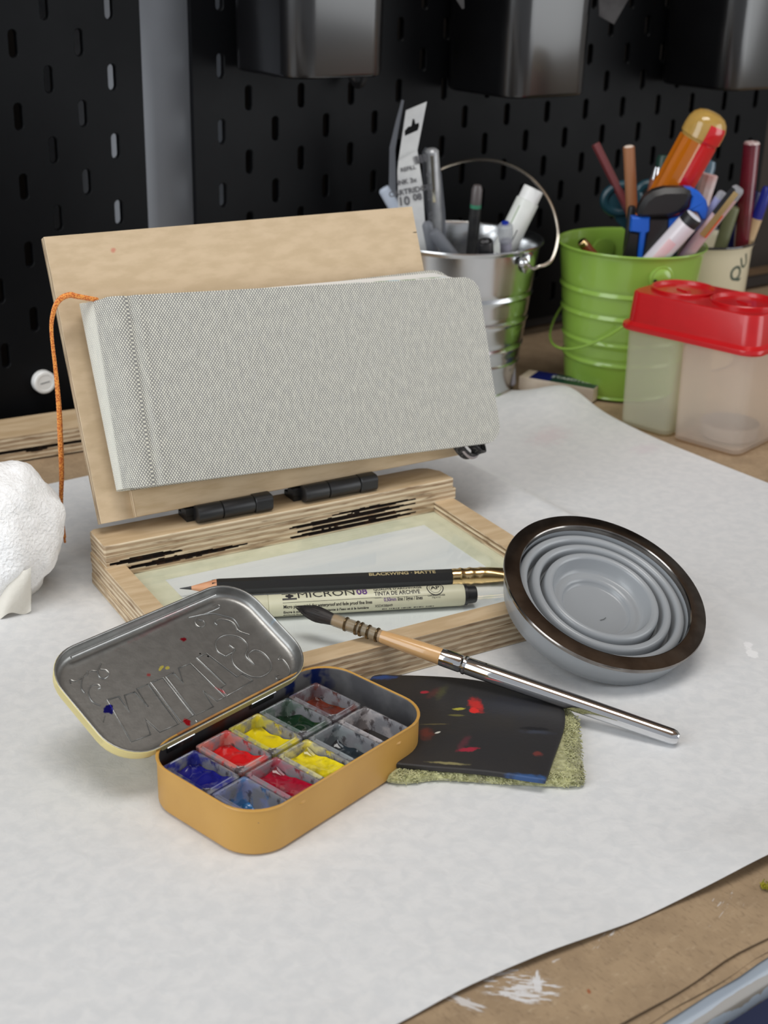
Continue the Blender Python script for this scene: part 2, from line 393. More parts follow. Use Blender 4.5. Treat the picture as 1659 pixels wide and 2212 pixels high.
# ================================================================== PEGBOARD
PEG = mat('black_panel', (14, 15, 17), (17, 18, 20), ns=14, rough=.4, bump=.04, bs=1500, rvar=.03, spec=.08)
def slot(cx, cz, w=2.6, h=7.6, n=6):
    r = []
    for s_, a0 in ((1, 0), (-1, 180)):
        for k in range(n + 1):
            a = radians(a0 + 180 * k / n); r.append((cx + w * cos(a), cz + s_ * (h - w) + w * sin(a)))
    return r
def pegpanel(u0, u1, z0, z1, ux, zx, parity, th=4.5):
    vs, fs = [], []
    def add(p): vs.append(p); return len(vs) - 1
    def face(pts): fs.append(tuple(add(p) for p in pts))
    nx = int(round((u1 - u0 - 20) / 20)) ; nzz = int(round((z1 - z0 - 20) / 20))
    xs = [ux - 10 + 20 * i for i in range(nx + 2)]; zs = [zx - 10 + 20 * j for j in range(nzz + 2)]
    # body plates with slots: each 20 mm cell is a ring round its slot or a plain quad
    for i in range(nx):
        for j in range(nzz):
            x0, x1 = xs[i], xs[i + 1]; a0, a1 = zs[j], zs[j + 1]
            if i == 0: x0 = u0 + 0
            if i == nx - 1: x1 = u1
            if j == 0: a0 = z0
            if j == nzz - 1: a1 = z1
            cx, cz = xs[i] + 10, zs[j] + 10
            if (i + j) % 2 == parity:
                sl = slot(cx, cz); n = len(sl); outer = []
                for (px_, pz_) in sl:
                    dx, dz = px_ - cx, pz_ - cz
                    k = min(((x1 - cx) if dx > 0 else (x0 - cx)) / dx if abs(dx) > 1e-6 else 1e9, ((a1 - cz) if dz > 0 else (a0 - cz)) / dz if abs(dz) > 1e-6 else 1e9)
                    outer.append((cx + dx * k, cz + dz * k))
                bev = [(cx + (p[0] - cx) * 1.13, cz + (p[1] - cz) * 1.05) for p in sl]
                for y, yb in ((0, .5), (th, th)):
                    for k in range(n):
                        q = (k + 1) % n
                        face([(outer[k][0], y, outer[k][1]), (outer[q][0], y, outer[q][1]), (bev[q][0], y, bev[q][1]), (bev[k][0], y, bev[k][1])])
                        face([(bev[k][0], y, bev[k][1]), (bev[q][0], y, bev[q][1]), (sl[q][0], yb, sl[q][1]), (sl[k][0], yb, sl[k][1])])
                    face([(outer[0][0], y, outer[0][1]), (x1, y, a1), (x1, y, a0), (outer[13][0], y, outer[13][1])])
                    face([(outer[6][0], y, outer[6][1]), (outer[7][0], y, outer[7][1]), (x0, y, a0), (x0, y, a1)])
                for k in range(n):
                    q = (k + 1) % n; face([(sl[k][0], .5, sl[k][1]), (sl[q][0], .5, sl[q][1]), (sl[q][0], th, sl[q][1]), (sl[k][0], th, sl[k][1])])
            else:
                for y in (0, th): face([(x0, y, a0), (x1, y, a0), (x1, y, a1), (x0, y, a1)])
    for a, b in (((u0, z0), (u1, z0)), ((u1, z0), (u1, z1)), ((u1, z1), (u0, z1)), ((u0, z1), (u0, z0))):
        face([(a[0], 0, a[1]), (b[0], 0, b[1]), (b[0], th, b[1]), (a[0], th, a[1])])
    return vs, fs
lp = obj('pegboard', pegpanel(-480, 80, 9.7, 449.7, -459.7, 29.7, 1), PEG, None, WALLF, smooth=False)
tag(lp, 'black slotted pegboard panel on the left of the grey post', 'pegboard')
rp = obj('pegboard', pegpanel(114.4, 674.4, 14.4, 454.4, 134.4, 34.4, 1), PEG, None, WALLF, smooth=False)
tag(rp, 'black slotted pegboard panel on the right, behind the hanging bins', 'pegboard')
o = obj('upright_post', box(28, 166, 30, 60, .2, 460, 1), mat('grey_post', (168, 174, 184), (158, 164, 174), ns=8, rough=.4), None, WALLF)
tag(o, 'wide grey upright post seen in the gap between the two pegboards', 'post')
o = obj('base_rail', box(-480, 1000, 22, 29, .2, 9, .5), mat('dark_rail', (40, 32, 27), rough=.8), None, WALLF); tag(o, 'dark wooden rail lying on the desk behind the pegboards', 'rail')
# white round fastener on the left panel
kn = thing('panel_fastener', 'round white plastic fastener at the foot of the left pegboard', 'fastener', WALLF @ Matrix.Translation(V((2.2, 0, 30.3)) * S) @ Matrix.Rotation(pi / 2, 4, 'X'))
obj('cap', lathe([(6.6, .05), (7.2, .4), (7.2, 4.5), (6.6, 5.2), (5.2, 5.35), (5.0, 5.0), (.01, 5.0)], 32), WHITEP, kn)
obj('slit', box(-3.1, 3.1, -.35, .35, 4.95, 5.15, .02), mat('slit_grey', (120, 122, 124), rough=.6), kn, Matrix.Rotation(.12, 4, 'Z'))

# hanging bins
BIN = mat('bin_black', (15, 15, 17), (18, 18, 20), ns=20, rough=.3, bump=.012, bs=900, coat=1.0)
BIN.node_tree.nodes['Principled BSDF'].inputs['Coat Roughness'].default_value = .16
def binbox(u0, u1, D, z, label, h=120):
    w = u1 - u0; cx = w / 2; t = thing('hanging_bin', label, 'bin', WALLF @ Matrix.Translation(V((u0, 0, z)) * S), 'black bins hung on the pegboard')
    def ring(L, W, R, zz): return rrect(L, W, R, zz, 8, cx, -D / 2 - 1)
    R = 17; r = [ring(w - 8, D - 10, R - 4, 0), ring(w - 4, D - 6, R - 2, 1), ring(w - 2.6, D - 4.6, R - 1, 2.6), ring(w, D - 2, R, h), ring(w + 4, D + .5, R + 2, h), ring(w + 4, D + .5, R + 2, h + 3), ring(w - 2, D - 5, R - 1, h + 3), ring(w - 5, D - 7, R - 2, 4)]
    obj('body', loft(r, True, True), BIN, t, ang=40)
    for x in (w * .25, w * .8):
        obj('hook', tube(smoothpath([(x, -1.4, 62), (x, -1.5, 60), (x, -1.6, 40), (x, -1.6, 10)], 4), 1.2, 6), BLACKP, t)
    return t
binbox(136, 209, 82, 212.5, 'black plastic bin with a bright front, leftmost of the hanging bins')
binbox(306, 381, 82, 195, 'black plastic bin hanging above the silver pail, middle of the three')
binbox(522, 598, 80, 192, 'black plastic bin in shadow at the top right, rightmost of the three')
hk = obj('pegboard_hook', tube(smoothpath([(228.5, -2.3, 211), (228.5, -4, 209), (228.5, -7, 206), (228.5, -14, 201), (228.5, -21, 203), (228.5, -24, 211)], 6), 2.1, 8), BLACKP, None, WALLF)
tag(hk, 'small black curved hook just right of the leftmost bin', 'hook')
BL = mat('dark_blade', (74, 72, 72), (60, 58, 58), rough=.45, metal=.4)
def hangblade(px, Y, label):
    pts = [onY(a, b, Y) for a, b in px]; c = pts[0]
    xa = V((1, 0, 0)); F = frame(c, xa, (0, 0, 1)); inv = F.inverted()
    poly = [(inv @ (p * S)) / S for p in pts]
    o = obj('tool_tip', prism([(p.x, p.y) for p in poly], -1, 1, .3), BL, None, F); tag(o, label, 'tool'); return o
hangblade([(1292, -70), (1293, 35), (1326, 53), (1362, -10), (1385, -70)], 962, 'dark grey pointed tool tip hanging between the middle and right bins')
hangblade([(972, -70), (985, 0), (998, 20), (1003, 18), (1000, -70)], 890, 'thin dark blade tip hanging left of the middle bin')

# ================================================================== REAR PLY FRAME (left, behind)
RA = atan2(PD.y, PD.x) + radians(-6)
RF = rotz(U(-34.7, 49, 0), RA)
rf = thing('plywood_strip', 'pale plywood batten lying on the desk below the left pegboard', 'batten', RF)
def plyblock(x0, x1, y0, y1, z0, z1, grooves=(), step=1.0, depth=2.4):
    """ply block whose -y face is a height field with burnt grooves (x0,x1,zc,half,taper)"""
    nx = max(2, int((x1 - x0) / step)); nzv = max(3, int((z1 - z0) / .4))
    def fn(a, b):
        x = x0 + a * (x1 - x0); z = z0 + b * (z1 - z0); y = y0 + .12 * nz(x, z * 4, 1, .25)
        for (g0, g1, zc, hf, tp) in grooves:
            if g0 < x < g1:
                e = min(1, (x - g0) / tp + .25, (g1 - x) / tp); h = hf * max(e, 0) * (1 + .25 * nz(x, zc, 5, .3)); zc2 = zc
                if abs(z - zc2) < h: y += depth
        return (x, y, z)
    g = grid(nx, nzv, fn); vs, fs = list(g[0]), list(g[1]); mi = [0] * len(fs)
    for k, f in enumerate(fs):
        if max(vs[i][1] for i in f) > y0 + depth * .6: mi[k] = 2
    w = nx + 1; n0 = len(vs)
    bot = [j for j in range(w)]; top = [nzv * w + j for j in range(w)]
    for j in range(w): vs.append((vs[j][0], y1, z0))
    for j in range(w): vs.append((vs[j][0], y1, z1))
    for j in range(nx):
        fs.append((j, n0 + j, n0 + j + 1, j + 1)); mi.append(1)
        fs.append((top[j], top[j + 1], n0 + w + j + 1, n0 + w + j)); mi.append(1)
        fs.append((n0 + j, n0 + w + j, n0 + w + j + 1, n0 + j + 1)); mi.append(0)
    fs.append(tuple([k * w for k in range(nzv + 1)] + [n0 + w, n0])); mi.append(0)
    fs.append(tuple([k * w + nx for k in range(nzv + 1)][::-1] + [n0 + nx, n0 + w + nx])); mi.append(0)
    return vs, fs, mi
W3 = [PLY, wood, BURNT]
obj('ply_layer', plyblock(-150, 150, 0, 33, .1, 7.6, [(-30, 60, 6.6, .9, 20), (5, 18, 5.2, .9, 8)]), W3, rf)
obj('ply_layer', plyblock(-151, 150, -.8, 33, 7.7, 15.6), W3, rf)

# ================================================================== EASEL
EA = 0.5387; EF = rotz((-139.605, 578.274, 0), EA); EL, EW, EH, BH, BW = 192.84, 144.86, 16.4, 27.9, 21.4; GZ = 11.5
ez = thing('tabletop_easel', 'small plywood tabletop easel with glass palette base and tilted back board', 'easel', EF)
# lower frame: three ply rings (left, right, front, back rails joined)
def ringlayer(z0, z1, o_=0, inner=(9.8, 12.2, 10.7, 18.9), right_rec=0):
    l_, r_, f_, b_ = inner; x0, x1, y0, y1 = 0 + o_, EL + o_, -EW - o_ * .5, 0
    A = [(x0, y0), (x1, y0), (x1, y1), (x0, y1)]; B = [(l_, y0 + f_), (EL - r_ + right_rec, y0 + f_), (EL - r_ + right_rec, -b_), (l_, -b_)]
    vs = [(p[0], p[1], z) for z in (z0, z1) for P_ in (A, B) for p in P_]; fs = []; mi = []
    for k in range(4):
        q = (k + 1) % 4
        fs += [(k, q, 8 + q, 8 + k), (4 + q, 4 + k, 12 + k, 12 + q), (8 + k, 8 + q, 12 + q, 12 + k), (q, k, 4 + k, 4 + q)]; mi += [0, 2 if right_rec and k == 1 else 0, 1, 1]
    return vs, fs, mi
obj('frame_layer', ringlayer(.1, 5.4, 0), W3, ez, smooth=False)
obj('frame_layer', ringlayer(5.45, 10.9, .35), W3, ez, smooth=False)
obj('frame_layer', ringlayer(10.95, 12.6, 0), W3, ez, smooth=False)
obj('frame_layer', ringlayer(12.62, 13.4, 0, right_rec=2.2), W3, ez, smooth=False)
obj('frame_layer', ringlayer(13.42, 15.0, 0), W3, ez, smooth=False)
obj('frame_layer', ringlayer(15.02, 15.7, -.1, right_rec=2.6), W3, ez, smooth=False)
obj('frame_layer', ringlayer(15.72, EH, 0), W3, ez, smooth=False)
# back bar: stacked ply strips with laser-burnt grooves
obj('back_rail', plyblock(9.9, EL - 12.3, -21.5, -18.95, 10.97, EH - .05, [(9, 74, 14.6, 1.15, 24), (96, 172, 12.9, .95, 20), (100, 170, 15.3, .95, 20)], step=.8), W3, ez)
obj('bar_layer', plyblock(.6, EL + 1.0, -21.4, 0, EH + .02, 22.1, [(3, 40, 18.2, 1.2, 14), (96, 170, 18.1, 1.1, 24), (120, 172, 20.6, .7, 20)], step=.8), W3, ez)
bm_ = prism(rrect(EL, 21.2, 1.6, 0, 4, EL / 2 - .2, -10.5) if False else [(-.2, -21.0), (.6, -21.6), (EL - 1.2, -21.6), (EL - .4, -20.6), (EL - 1, -9), (EL - 5, -2.4), (EL - 10, 0), (2, 0), (-.2, -2)], 22.15, BH, .35)
obj('bar_layer', wood_idx(bm_), W3, ez)
obj('base_plate', box(5, EL - 5, -EW + 5, -15, 5.6, 10.2, .1), mat('base_board', (222, 222, 220), rough=.8), ez)
mk = mat('masking_tape', (232, 230, 206), (222, 221, 196), ns=90, rough=.6)
gx0, gx1, gy0, gy1 = 9.8, EL - 12.2, -EW + 10.7, -21.5
obj('mat_board', box(gx0 + .1, gx1 - .1, gy0 + .1, gy1 - .1, 10.3, 10.75, .05), mat('palette_white', (242, 243, 244), (234, 236, 238), ns=12, rough=.5,
    spots=[(150, -118, 7, 3, 0, (196, 214, 196, .5), .9), (160, -108, 5, 2.5, 30, (200, 214, 200, .5), .9), (152, -122, 3, 2, 0, (190, 206, 214, .5), .9)]), ez)
obj('tape_strip', box(gx0 + .1, 24.3, gy0 + .1, gy1 - .1, 10.76, 10.95, .03), mk, ez)
obj('tape_strip', box(167, gx1 - .1, gy0 + .1, gy1 - .1, 10.76, 10.95, .03), mk, ez)
obj('tape_strip', box(24.3, 167, -33.8, gy1 - .1, 10.76, 10.93, .03), mk, ez)
gl = NT('palette_glass'); gl.base((0.97, 0.99, 0.98, 1)); gl.p(rough=.02, ior=1.5)
trn = gl.n('ShaderNodeBsdfTransparent'); trn.inputs[0].default_value = (.99, 1, .995, 1); gls = gl.n('ShaderNodeBsdfGlossy'); gls.inputs['Roughness'].default_value = .025
lw = gl.n('ShaderNodeLayerWeight'); lw.inputs[0].default_value = .5; mx = gl.n('ShaderNodeMixShader')
gl.l(gl.math('ADD', gl.math('MULTIPLY', gl.math('POWER', lw.outputs['Facing'], 5.0), .9), .035, clamp=True), mx.inputs[0]); gl.l(trn.outputs[0], mx.inputs[1]); gl.l(gls.outputs[0], mx.inputs[2])
gl.l(mx.outputs[0], gl.t.nodes['Material Output'].inputs[0])
obj('glass_pane', box(gx0 + .15, gx1 - .15, gy0 + .15, gy1 - .15, 10.97, GZ, .05), gl.m, ez, smooth=False)
# hinges
def hinge(x0, x1):
    hw = thing('tmp', '', ''); 
    L_ = x1 - x0; ax = Matrix.Translation(V((x0, -15.3, BH + 4.6)) * S) @ Matrix.Rotation(pi / 2, 4, 'Y')
    bpy.data.objects.remove(hw)
    b = obj('hinge', box(x0 - 2.5, x1 - 5, -12.5, -2, BH + .02, BH + 3, .3), BLACKP, ez)
    for a, c in ((1, L_ * .34), (L_ * .345, L_ * .755)):
        obj('knuckle', lathe([(3.6, a), (4.4, a + .5), (4.4, c - .4), (4.2, c)], 24), BLACKP, b, ax)
    obj('knuckle', prism(rrect(8.6, 8.6, 2.6, 0, 5), L_ * .765, L_ - .3, .4), BLACKP, b, ax)
    obj('leaf', box(x0 - 3, x0 + 1, -13, -7, BH + 3, BH + 7, .3), BLACKP, b)
    obj('leaf', box(x0 + 1, x1 - 1, -4.2, -3.0, BH + 3, BH + 7, .3), BLACKP, b)
hinge(47, 88); hinge(104.5, 147.5)
# tilted board
B0 = V((-132.023, 571.561, 34.05)); U3 = V((.85143, .52447, 0)); W3v = V((-.217586, .353232, .909881))
BF = frame(B0, U3, W3v); EFi = EF.inverted(); BFl = EFi @ BF
bd = obj('back_board', wood_idx(prism([(0, 0), (201.6, 0), (202, 136), (0, 136)], -5.0, 0, .15)), [PLY, mat('birch_board', (207, 184, 152), (196, 173, 140), ns=70, rough=.6, stretch=(1, 2.5, 1), bump=.1, bs=500,
    spots=[(32, 127, 2, 1.6, 30, (196, 120, 100, .8), .8), (201, 122, 2, .3, 0, (50, 40, 30), .2)]), BURNT], ez, BFl)
obj('ledge', wood_idx(prism([(16.2, .1), (197, .1), (194, 8), (190, 12.2), (16.2, 12.8)], .05, 4.4, .15)), W3, bd)

# ================================================================== NOTEBOOK
NBM = BF @ Matrix.Translation(V((7.2, 13.4, 4.75)) * S) @ Matrix.Rotation(radians(-2.9), 4, 'Z')
nb = thing('sketchbook', 'long linen-covered sketchbook standing on the easel board', 'notebook', NBM)
def linen():
    t = NT('grey_linen'); t.coord(); sp = t.n('ShaderNodeSeparateXYZ'); t.l(t.tc.outputs['Object'], sp.inputs[0])
    wob = t.math('MULTIPLY', t.math('SUBTRACT', t.noise(60, 2), .5), 1.6)
    x = t.math('ADD', t.math('ADD', sp.outputs[0], t.math('MULTIPLY', sp.outputs[2], 1.0)), 0.0)
    a = t.math('ADD', t.math('MULTIPLY', x, 1000 * 2 * pi / 1.45), wob); b = t.math('ADD', t.math('MULTIPLY', sp.outputs[1], 1000 * 2 * pi / 1.95), wob)
    s1 = t.math('SINE', t.math('ADD', a, b)); s2 = t.math('SINE', t.math('SUBTRACT', a, b))
    w = t.math('MULTIPLY', t.math('MULTIPLY', t.math('ADD', t.math('MULTIPLY', s1, .5), .5), t.math('ADD', t.math('MULTIPLY', s2, .5), .5)), 1)
    thr = t.math('ADD', w, t.math('MULTIPLY', t.math('SUBTRACT', t.noise(500, 3, (1, .35, 1)), .5), .55))
    f = t.ss(thr, .12, .42)
    spf = t.ss(x, .0105, .0085)
    dark = t.mix(spf, lin((136, 136, 134)), lin((200, 200, 192)))  # spine threads painted lighter, light on the left-facing side put into the colour
    c = t.mix(f, dark, lin((230, 228, 214)))
    c = t.mix(t.math('MULTIPLY', t.ss(t.noise(700, 4, (1, .2, 1)), .5, .8), .35), c, lin((176, 176, 176)))
    t.base(c); t.p(rough=.9, sheen=.15); t.bump(thr, .5, .00025); return t.m
LIN = linen()
NW, NHt, NT_ = 205.0, 89.3, 14.0
# cover cross-section centre line in (x, t), back cover -> spine -> front cover with hinge groove
cs = [(NW - 1, .9), (160, .9), (80, .9), (14, .9), (11.5, 1.5), (9, 1.2), (4, .8), (1.8, 1.2), (.7, 2.8), (.4, 5), (.35, 8), (.6, 10.6), (1.6, 12.3), (3.4, 13.1), (6, 13.2), (8.4, 12.9), (9.8, 11.9), (11.2, 11.7), (12.6, 12.3), (13.4, 13.35), (14.6, 13.5), (16.2, 13.1), (20, 13.1), (60, 13.1), (120, 13.1), (160, 13.1), (180, 13.1)] + [(NW - 9.5 * (1 - sin(a * pi / 16)) - 0, 13.1) for a in range(0, 9)]
cs = [(x, t) for x, t in cs]
backc = [(NW - 9.5 * (1 - sin(a * pi / 16)), .9) for a in range(8, -1, -1)]; cs = backc + cs[1:]
def coverY(x):
    R = 9.5; 
    if x > NW - R: d = R - sqrt(max(R * R - (x - (NW - R)) ** 2, 0)); return d, NHt - d
    if x < 1.5: return .6, NHt - .6
    return 0, NHt
def cover():
    rings = []; n = len(cs)
    for i, (x, t) in enumerate(cs):
        a = V(cs[max(i - 1, 0)]); b = V(cs[min(i + 1, n - 1)]); tg = (b - a).normalized(); nn = V((tg.y, -tg.x))
        h = .95; y0, y1 = coverY(x); o_ = V((x, t)) - nn * h * -1; i_ = V((x, t)) - nn * h
        o_ = V((x, t)) + nn * h
        rings.append([(o_.x, y0 + .25, o_.y), (o_.x, y1 - .25, o_.y), ((o_.x + i_.x) / 2, y1, (o_.y + i_.y) / 2), (i_.x, y1 - .2, i_.y), (i_.x, y0 + .2, i_.y), ((o_.x + i_.x) / 2, y0, (o_.y + i_.y) / 2)])
    return loft(rings)
def skew(md): return [(v[0] + 5.6 * v[2] / 13.0 - 4.6 * max(0, v[1] / NHt) * max(0, 1 - v[2] / 13.0), v[1] + 8.0 * max(0, (v[0] - 70) / (NW - 70)) * max(0, 1 - v[2] / 13.0), v[2]) for v in md[0]], md[1]
obj('cover', skew(cover()), LIN, nb, ang=50)
pg = NT('page_edges'); pg.coord(); sp_ = pg.n('ShaderNodeSeparateXYZ'); pg.l(pg.tc.outputs['Object'], sp_.inputs[0])
ln = pg.math('SINE', pg.math('MULTIPLY', sp_.outputs[2], 1000 * 2 * pi / .55))
c_ = pg.mix(pg.math('ADD', pg.math('MULTIPLY', ln, .12), .2, clamp=True), lin((240, 240, 238)), lin((206, 208, 208)))
msk = pg.math('MULTIPLY', pg.ss(sp_.outputs[2], .0072, .0095), pg.ss(sp_.outputs[0], .12, .16))
c_ = pg.mix(pg.math('MULTIPLY', msk, pg.ss(pg.noise(90, 2, (1, 1, 3)), .5, .54)), c_, lin((122, 158, 110)))
c_ = pg.mix(pg.math('MULTIPLY', msk, pg.ss(pg.noise(70, 2, (1.3, 1, 2)), .56, .6)), c_, lin((176, 206, 216)))
pg.base(c_); pg.p(rough=.8)
pr = lambda z, k=0: [(3.5, .9 + k, z), (NW - 12, .9 + k, z)] + [(NW - 12 + 8.5 * sin(a * pi / 12), 9.4 + k - 8.5 * cos(a * pi / 12), z) for a in range(1, 7)] + [(NW - 12 + 8.5 * cos(a * pi / 12), NHt - 9.4 - k + 8.5 * sin(a * pi / 12), z) for a in range(0, 7)] + [(3.5, NHt - .9 - k, z)]
obj('page_block', skew(loft([pr(1.95 + 10.05 * k / 6, 0) for k in range(7)])), pg.m, nb)
# elastic closure loop under the lower right corner
def ribbon(pts, wv, w=3.2, th=.7):
    P = smoothpath(pts, 6); rings = []; wv = V(wv).normalized()
    for i, p in enumerate(P):
        t = (P[min(i + 1, len(P) - 1)] - P[max(i - 1, 0)]).normalized(); b = t.cross(wv).normalized(); q = th * (1 + .25 * (i % 2))
        rings.append([p + wv * w / 2 + b * q / 2, p + wv * w / 2 - b * q / 2, p - wv * w / 2 - b * q / 2, p - wv * w / 2 + b * q / 2])
    return loft(rings)
EB = mat('black_elastic', (34, 34, 36), (92, 90, 88), ns=900, rough=.85, lo=.5, hi=.62, bump=.5, bs=1500)
el = obj('elastic_closure', ribbon([(184, 2, 11.6), (187, -2.5, 11.2), (191, -5, 9.5), (196, -5.4, 7), (200, -3, 4.5), (201, 2, 3)], (.55, .2, .8), 5.5, 1.0), EB, nb, label='black braided elastic loop')
obj('stripe', ribbon([(185.6, 1, 11.9), (188, -3, 11.8), (192, -5.8, 10.1), (197, -6.1, 7.4), (201, -3.4, 4.8)], (.55, .2, .8), 1.2, 1.1), mat('grey_stripe', (168, 160, 160), rough=.8), el)
obj('elastic_closure', ribbon([(192, 2, 11.4), (196, -2.4, 11), (200, -4, 8.6), (203, -3.4, 6), (204, 1, 4)], (.5, .1, .85), 4.5, .9), EB, nb)
# orange bookmark cord
sp0 = NBM @ (V((3.5, NHt - .3, 8)) * S) / S
Yc = sp0.y - 4
cpx = [(172, 652), (166, 640), (152, 637), (134, 643), (121, 658), (113, 685), (111, 712), (114, 748), (119, 790), (124, 840), (128, 890), (130, 940), (132, 985), (133, 1030), (132, 1075), (133, 1110), (137, 1145), (140.5, 1172)]
cp = [onY(a, b, Yc - (6 if i > 3 else i * 1.5)) for i, (a, b) in enumerate(cpx)]; cp[0] = sp0
path = smoothpath(cp, 14)
cordm = NT('orange_cord'); c_ = cordm.mix(cordm.ss(cordm.noise(1300, 2), .42, .56), lin((196, 96, 22)), lin((240, 158, 66))); cordm.base(c_); cordm.p(rough=.6, sheen=.3); cordm.bump(cordm.noise(1200, 2), .5, .0003)
rad = [(1.08 + .12 * (i % 2) + .25 * sin(i * .05)) * (1 if i < len(path) - 6 else .6) for i in range(len(path))]
NBi = NBM.inverted(); obj('bookmark_cord', tube([NBi @ (p * S) / S for p in path], rad, 8), cordm.m, nb, label='orange braided bookmark cord')

# ================================================================== PENCIL AND PEN ON THE GLASS
def E2W(x, y, z): return EF @ (V((x, y, z)) * S) / S
pA = E2W(141.1, -100.0, GZ + 3.75); pB = E2W(57.2, -66.9, GZ + 3.75); d_ = (pA - pB).normalized()
pF = axisframe(pB - d_ * 35.9, pA)           # tip -> ferrule
pc = thing('pencil', 'matte black hexagonal pencil with gold clamp ferrule lying on the palette glass', 'pencil', pF)
hexr = lambda r, z, ph=0: circ(r, z, 6, None, ph)
GR = mat('graphite', (66, 68, 72), rough=.35, metal=.3)
tipz = 0
obj('lead', lathe([(.15, -.2), (.9, 5.2)], 16), GR, pc)
obj('cone', lathe([(.9, 5.1), (3.6, 16.5)], 24), mat('cedar', (214, 160, 122), (190, 130, 94), ns=200, stretch=(1, 1, .2), rough=.6), pc)
hx = [circ(3.72, z, 6) for z in (15.2, 17.2, 126.2)]; hx[0] = circ(3.3, 14.4, 6)
obj('barrel', loft(hx), mat('matte_black', (20, 20, 21), rough=.48), pc, smooth=False)
GOLD = mat('gold', (226, 196, 142), rough=.18, metal=1)
fer = [circ(3.75, 125.8, 20), circ(3.9, 127.2, 20), circ(3.75, 128.7, 20), circ(4.2, 130, 20), circ(3.8, 131.2, 20), circ(3.8, 133, 20), circ(4.25, 134.5, 20), circ(3.85, 136, 20), circ(3.85, 138.5, 20), circ(4.1, 139.5, 20), circ(3.9, 141, 20)]
for k in range(1, 9): fer.append(circ(3.9 + .9 * sst(k, 0, 8), 141 + k * 1.7, 20, 3.9 - 1.3 * sst(k, 0, 8)))
fo = obj('ferrule', loft(fer), GOLD, pc)
obj('eraser', loft([circ(4.6, 154.5, 20, 2.5), circ(4.6, 159, 20, 2.5), circ(4, 160, 20, 2.1)]), mat('eraser_black', (40, 40, 42), rough=.7), pc)
# lettering along the upper facet: local z is the barrel axis
def wrap(F, zc, r, ang, flip=1):
    """text x -> along axis, text y -> round the barrel"""
    def fn(c):
        a = ang + c.y / r; rr = r + .04 + c.z; return (rr * cos(a), rr * sin(a), zc + c.x * flip)
    return fn
def facing_angle(F, lift=0):
    inv = F.inverted().to_3x3(); q = inv @ (-(FWD) + V((0, 0, lift))).normalized(); return atan2(q.y, q.x)
upv = (pF.inverted().to_3x3() @ V((0, 0, 1))); upa = atan2(upv.y, upv.x); fa = facing_angle(pF); sg = 1 if ((upa - fa + pi) % (2 * pi) - pi) > 0 else -1
addmesh('lettering', textmesh('BLACKWING · MATTE', 2.9, 'LEFT', .03, fn=lambda c: wrap(pF, 86.3, 3.62, fa + sg * .88)(V((c.x, c.y * sg, c.z))), width=31.3, cut=.6, bold=True), mat('dull_gold', (190, 174, 130), rough=.4, metal=.2), pc)
# fineliner
qA = E2W(139.3, -122.2, GZ + 5); qB = E2W(50.2, -89.8, GZ + 5); qd = (qA - qB).normalized()
nF = axisframe(qB - qd * 36, qA)
pn = thing('fineliner_pen', 'cream fineliner pen with black end plug lying on the palette glass', 'pen', nF)
CRM = mat('cream_plastic', (206, 204, 178), (200, 198, 172), rough=.36)
obj('barrel', lathe([(4.6, 36.3), (4.95, 36.8), (4.95, 123.2), (4.7, 125)], 32), CRM, pn)
obj('cap', lathe([(3.2, 1), (4.9, 3), (5.0, 36), (4.9, 36.25)], 32), CRM, pn)
obj('end_plug', lathe([(4.75, 125.05), (4.75, 126.4), (4.1, 126.6), (3.9, 130.4), (3.5, 130.9)], 32), BLACKP, pn, label='black ribbed end plug')
obj('clip', box(-1.1, 1.1, 4.9, 6, 4, 34, .2), CRM, pn, Matrix.Rotation(2.6, 4, 'Z'))
INK = mat('ink_black', (34, 32, 34), rough=.5); INKP = mat('ink_purple', (92, 52, 122), rough=.5)
fa2 = facing_angle(nF); upv = (nF.inverted().to_3x3() @ V((0, 0, 1))); ua2 = atan2(upv.y, upv.x); s2 = 1 if ((ua2 - fa2 + pi) % (2 * pi) - pi) > 0 else -1
def ptext(txt, size, z, off, mt=INK, bold=False, align='LEFT', space=1, width=0):
    addmesh('lettering', textmesh(txt, size, align, .02, bold=bold, space=space, width=width, cut=.5, fn=lambda c: wrap(nF, z, 4.95, fa2 + s2 * off)(V((c.x, c.y * s2, c.z)))), mt, pn)
K = 36 + 6.5
ptext('MICRON', 6.0, K + 6.5, 1.0, width=25.3)
ptext('08', 5.6, K + 33.2, 1.0, INKP, True, width=4.8)
ptext('TINTA DE ARCHIVE', 2.9, K + 41, .62, bold=True, width=20.8); ptext('QUALITÉ D\'ARCHIVAGE', 2.5, K + 41, 1.18, bold=True, width=22)
ptext('Micro pigment ink for waterproof and fade proof fine lines', 2.1, K + .2, -.12, bold=True, width=39.5)
ptext('Encre à micro-pigments résistante à l\'eau et à la lumière', 1.9, K + .2, -.66, width=38, bold=True); ptext('écriture fine', 1.7, K + .2, -1.05, width=8)
ptext('0.50mm', 2.3, K + 45.1, .02, INKP, True, width=5.6); ptext('line / ligne / lines', 2.3, K + 51.3, .02, bold=True, width=11.3); ptext('XSDK08#49', 1.9, K + 41, -.55, width=8)
def onbar(md, z, off): 
    f = wrap(nF, z, 4.95, fa2 + s2 * off); return ([f(V((v[0], v[1] * s2, v[2]))) for v in md[0]], md[1])
obj('printed_line', onbar(join(*[box(i * 4, i * 4 + 4, -.08, .08, 0, .03, .01) for i in range(11)]), K, .26), INK, pn, smooth=False)
obj('printed_line', onbar(join(*[box(i * 4, i * 4 + 4, -.06, .06, 0, .03, .01) for i in range(6)]), K + 41, .2), INK, pn, smooth=False)
